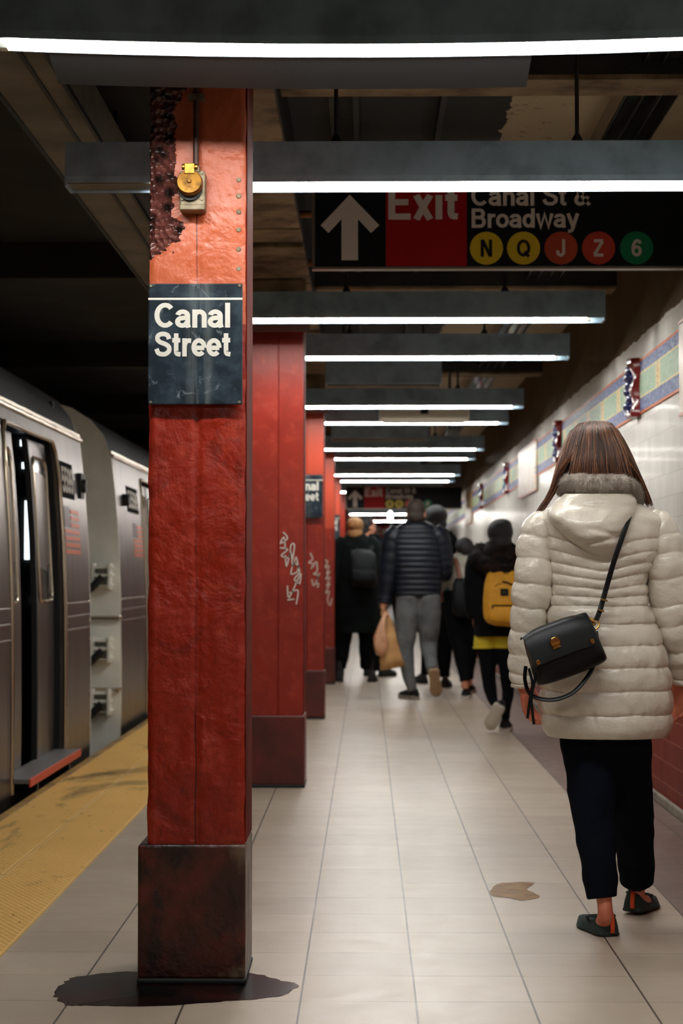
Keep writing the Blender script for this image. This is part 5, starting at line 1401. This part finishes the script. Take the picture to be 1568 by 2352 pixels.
# tall person with big dark hair beyond the man
Y = 18.2
tr_ = [(1208,990,1018,.06,0),(1218,978,1030,.10,0),(1240,970,1040,.13,0),(1300,966,1044,.15,0),(1360,968,1040,.15,0),(1425,970,1036,.145,0)]
TP, PT, TB = crowd('tall person with big round dark hair walking beyond the navy jacket', Y, .69, (1001,1192,0), (0,1,0), tr_,
    [[(986,1226,0,17),(970,1260,0,19),(966,1320,0,18),(968,1370,.03,14)], [(1022,1226,0,17),(1038,1258,0,20),(1044,1310,0,18),(1040,1350,.08,14)]],
    [[(992,1415,0,22),(986,1480,0,19),(980,1550,0,14)], [(1018,1415,0,22),(1020,1480,0,19),(1019,1555,0,13)]],
    (M_BLKCL, M_BLKCL, M_SKIN), [(at(968,1374,Y+.04), (0,.2,-1), (.3,1,0), (1,0,0), 1, .8), (at(1040,1354,Y+.1), (0,.3,-1), (-.3,1,0), (-1,0,0), 1, .8)], 1.02, None, 2.3, .008, 'coat', 15)
cap_hair(PT, M_HBLK, TP, [(0,-.02,.03,.118,.118,.112),(.01,-.05,-.05,.10,.08,.08)], 1.0)
for px, py, dx in ((976,1571,-.10), (1020,1580,.05)):
    g0 = ground(px, py); shoe(TP, g0, g0+Vector((dx,.24,0)), M_BLKSHOE, M_BLKSHOE, UP, .05, .085, .03, name='boot')

# woman with ginger-blond hair, dark coat and black backpack
Y = 19.2
wr_ = [(1222,802,832,.06,0),(1232,790,846,.10,0),(1256,778,862,.14,0),(1310,772,872,.16,0),(1380,769,872,.17,0),(1440,768,874,.17,0),(1453,769,873,.165,0)]
BW, PW, BWB = crowd('woman with ginger-blond hair, long dark coat and black backpack', Y, -.11, (816,1212,0), (.2,1,0), wr_,
    [[(794,1240,0,18),(778,1268,0,21),(772,1320,0,20),(772,1366,.02,15)], [(842,1240,0,18),(864,1268,0,21),(872,1320,0,20),(872,1372,.02,15)]],
    [[(790,1440,0,22),(786,1490,0,18),(782,1535,0,13)], [(842,1440,.1,22),(842,1490,.15,18),(840,1535,.2,13)]],
    (M_DKGREEN, M_BLKCL, M_SKIN), [(at(772,1370,Y+.03), (0,.2,-1), (.3,1,0), (1,0,0), .9, .8), (at(872,1376,Y+.03), (0,.2,-1), (-.3,1,0), (-1,0,0), .9, .8)], .95, None, 2.3, .008, 'long_coat', 18)
cap_hair(PW, M_HBLD, BW, [(0,-.02,.03,.092,.10,.09),(0,-.09,.04,.066,.06,.062),(0,-.04,-.07,.085,.075,.075)], 1.0)
for px, py, dx in ((779,1566,-.02), (842,1553,.06)):
    g0 = ground(px, py); o = shoe(BW, g0, g0+Vector((dx,.24,0)), M_BLKSHOE, M_SOLEBLK, UP, .052, .085, .028, name='boot')
    b = MB(); b.tube([g0+Vector((dx*.25,.07,.04)), g0+Vector((dx*.25,.07,.22))], [.055,.062], 16); obj('boot_shaft', b, M_BLKSHOE, o, smooth=True)
t = thing('backpack', 'black backpack on the dark coat of the blond woman', 'backpack', at(835, 1300, Y-.2))
yb = Y-.13
b = MB(); b.rings([bp_ring(r[0], r[1], r[2], r[3], yb) for r in interp_rows([(1262,820,850,.06),(1268,808,860,.12),(1285,804,864,.18),(1320,803,866,.22),(1342,806,864,.2),(1350,815,856,.12)], 20)])
bag = obj('pack_body', b, M_BPK, t, smooth='all')
b = MB(); b.rings([bp_ring(r[0], r[1], r[2], r[3], yb-.19) for r in interp_rows([(1308,812,860,.03),(1314,809,862,.06),(1334,809,862,.07),(1342,816,856,.04)], 10)]); obj('front_pocket', b, M_BPK, bag, smooth='all')
for px, py in ((822,1314), (858,1312)):
    b = MB(); c = at(px, py, yb-.265); b.obox(c, (.01,0,0), (0,.006,0), (0,0,.012)); obj('buckle', b, M_STEELDK, bag)
for xs in (808, 852):
    b = MB(); q = smooth_path([at(xs,1266,yb-.02), at(xs,1246,Y-.06), at(xs,1238,Y+.05)], 5); b.tube(q, [.028]*len(q), 8, squash=(nb, .25)); obj('shoulder_strap', b, M_BPK, bag, smooth='all')

# dark-haired person beside her, face turned, holding a lit phone
Y = 20.6
dr = [(1226,845,868,.06,0),(1236,836,880,.10,0),(1260,834,894,.14,0),(1320,836,896,.15,0),(1400,838,894,.15,0),(1440,840,890,.145,0)]
DP, PD, DB = crowd('dark-coated person with a lit phone beside the blond woman', Y, .12, (845,1210,0), (.85,.5,-.05), dr,
    [[(846,1244,0,16),(838,1280,0,18),(842,1330,0,16)], [(878,1244,0,16),(892,1274,.0,18),(896,1310,.05,16),(892,1276,.28,13),(890,1262,.34,11)]],
    [[(856,1430,0,20),(854,1490,0,17),(852,1545,0,12)], [(878,1430,0,20),(874,1490,.05,17),(868,1540,.1,12)]],
    (M_BLKCL, M_BLKCL, M_SKINR), [(at(843,1334,Y), (0,.2,-1), (.3,1,0), (1,0,0), 1, .8), (at(890,1258,Y+.36), (.0,.3,1), (-1,.2,0), (0,-1,0), 1, .7)], 1.0, None, 2.3, .008, 'coat', 22)
cap_hair(PD, M_HBLK, DP, [(0,-.03,.035,.085,.095,.088),(0,-.06,-.03,.078,.06,.07)], 1.0)
for px, py, dx in ((853,1567,.02), (872,1555,.18)):
    g0 = ground(px, py); o = shoe(DP, g0, g0+Vector((dx,.2,0)), M_BLKSHOE, M_SOLEBLK, UP, .05, .085, .03, name='boot')
c = at(892, 1243, Y+.36)
t = thing('phone', 'lit phone held up in front of the dark-coated person', 'phone', c)
obj('case', MB().box(c.x-.036, c.x+.036, c.y, c.y+.009, c.z-.07, c.z+.07), M_BLKSHOE, t, bevel=.004)
g_ = N('lit_phone_screen'); g_.set('Emission Color', (.35,.75,1,1)).set('Emission Strength', 2.5)
obj('screen', MB().box(c.x-.03, c.x+.03, c.y-.001, c.y, c.z-.03, c.z+.06), g_.m, t)
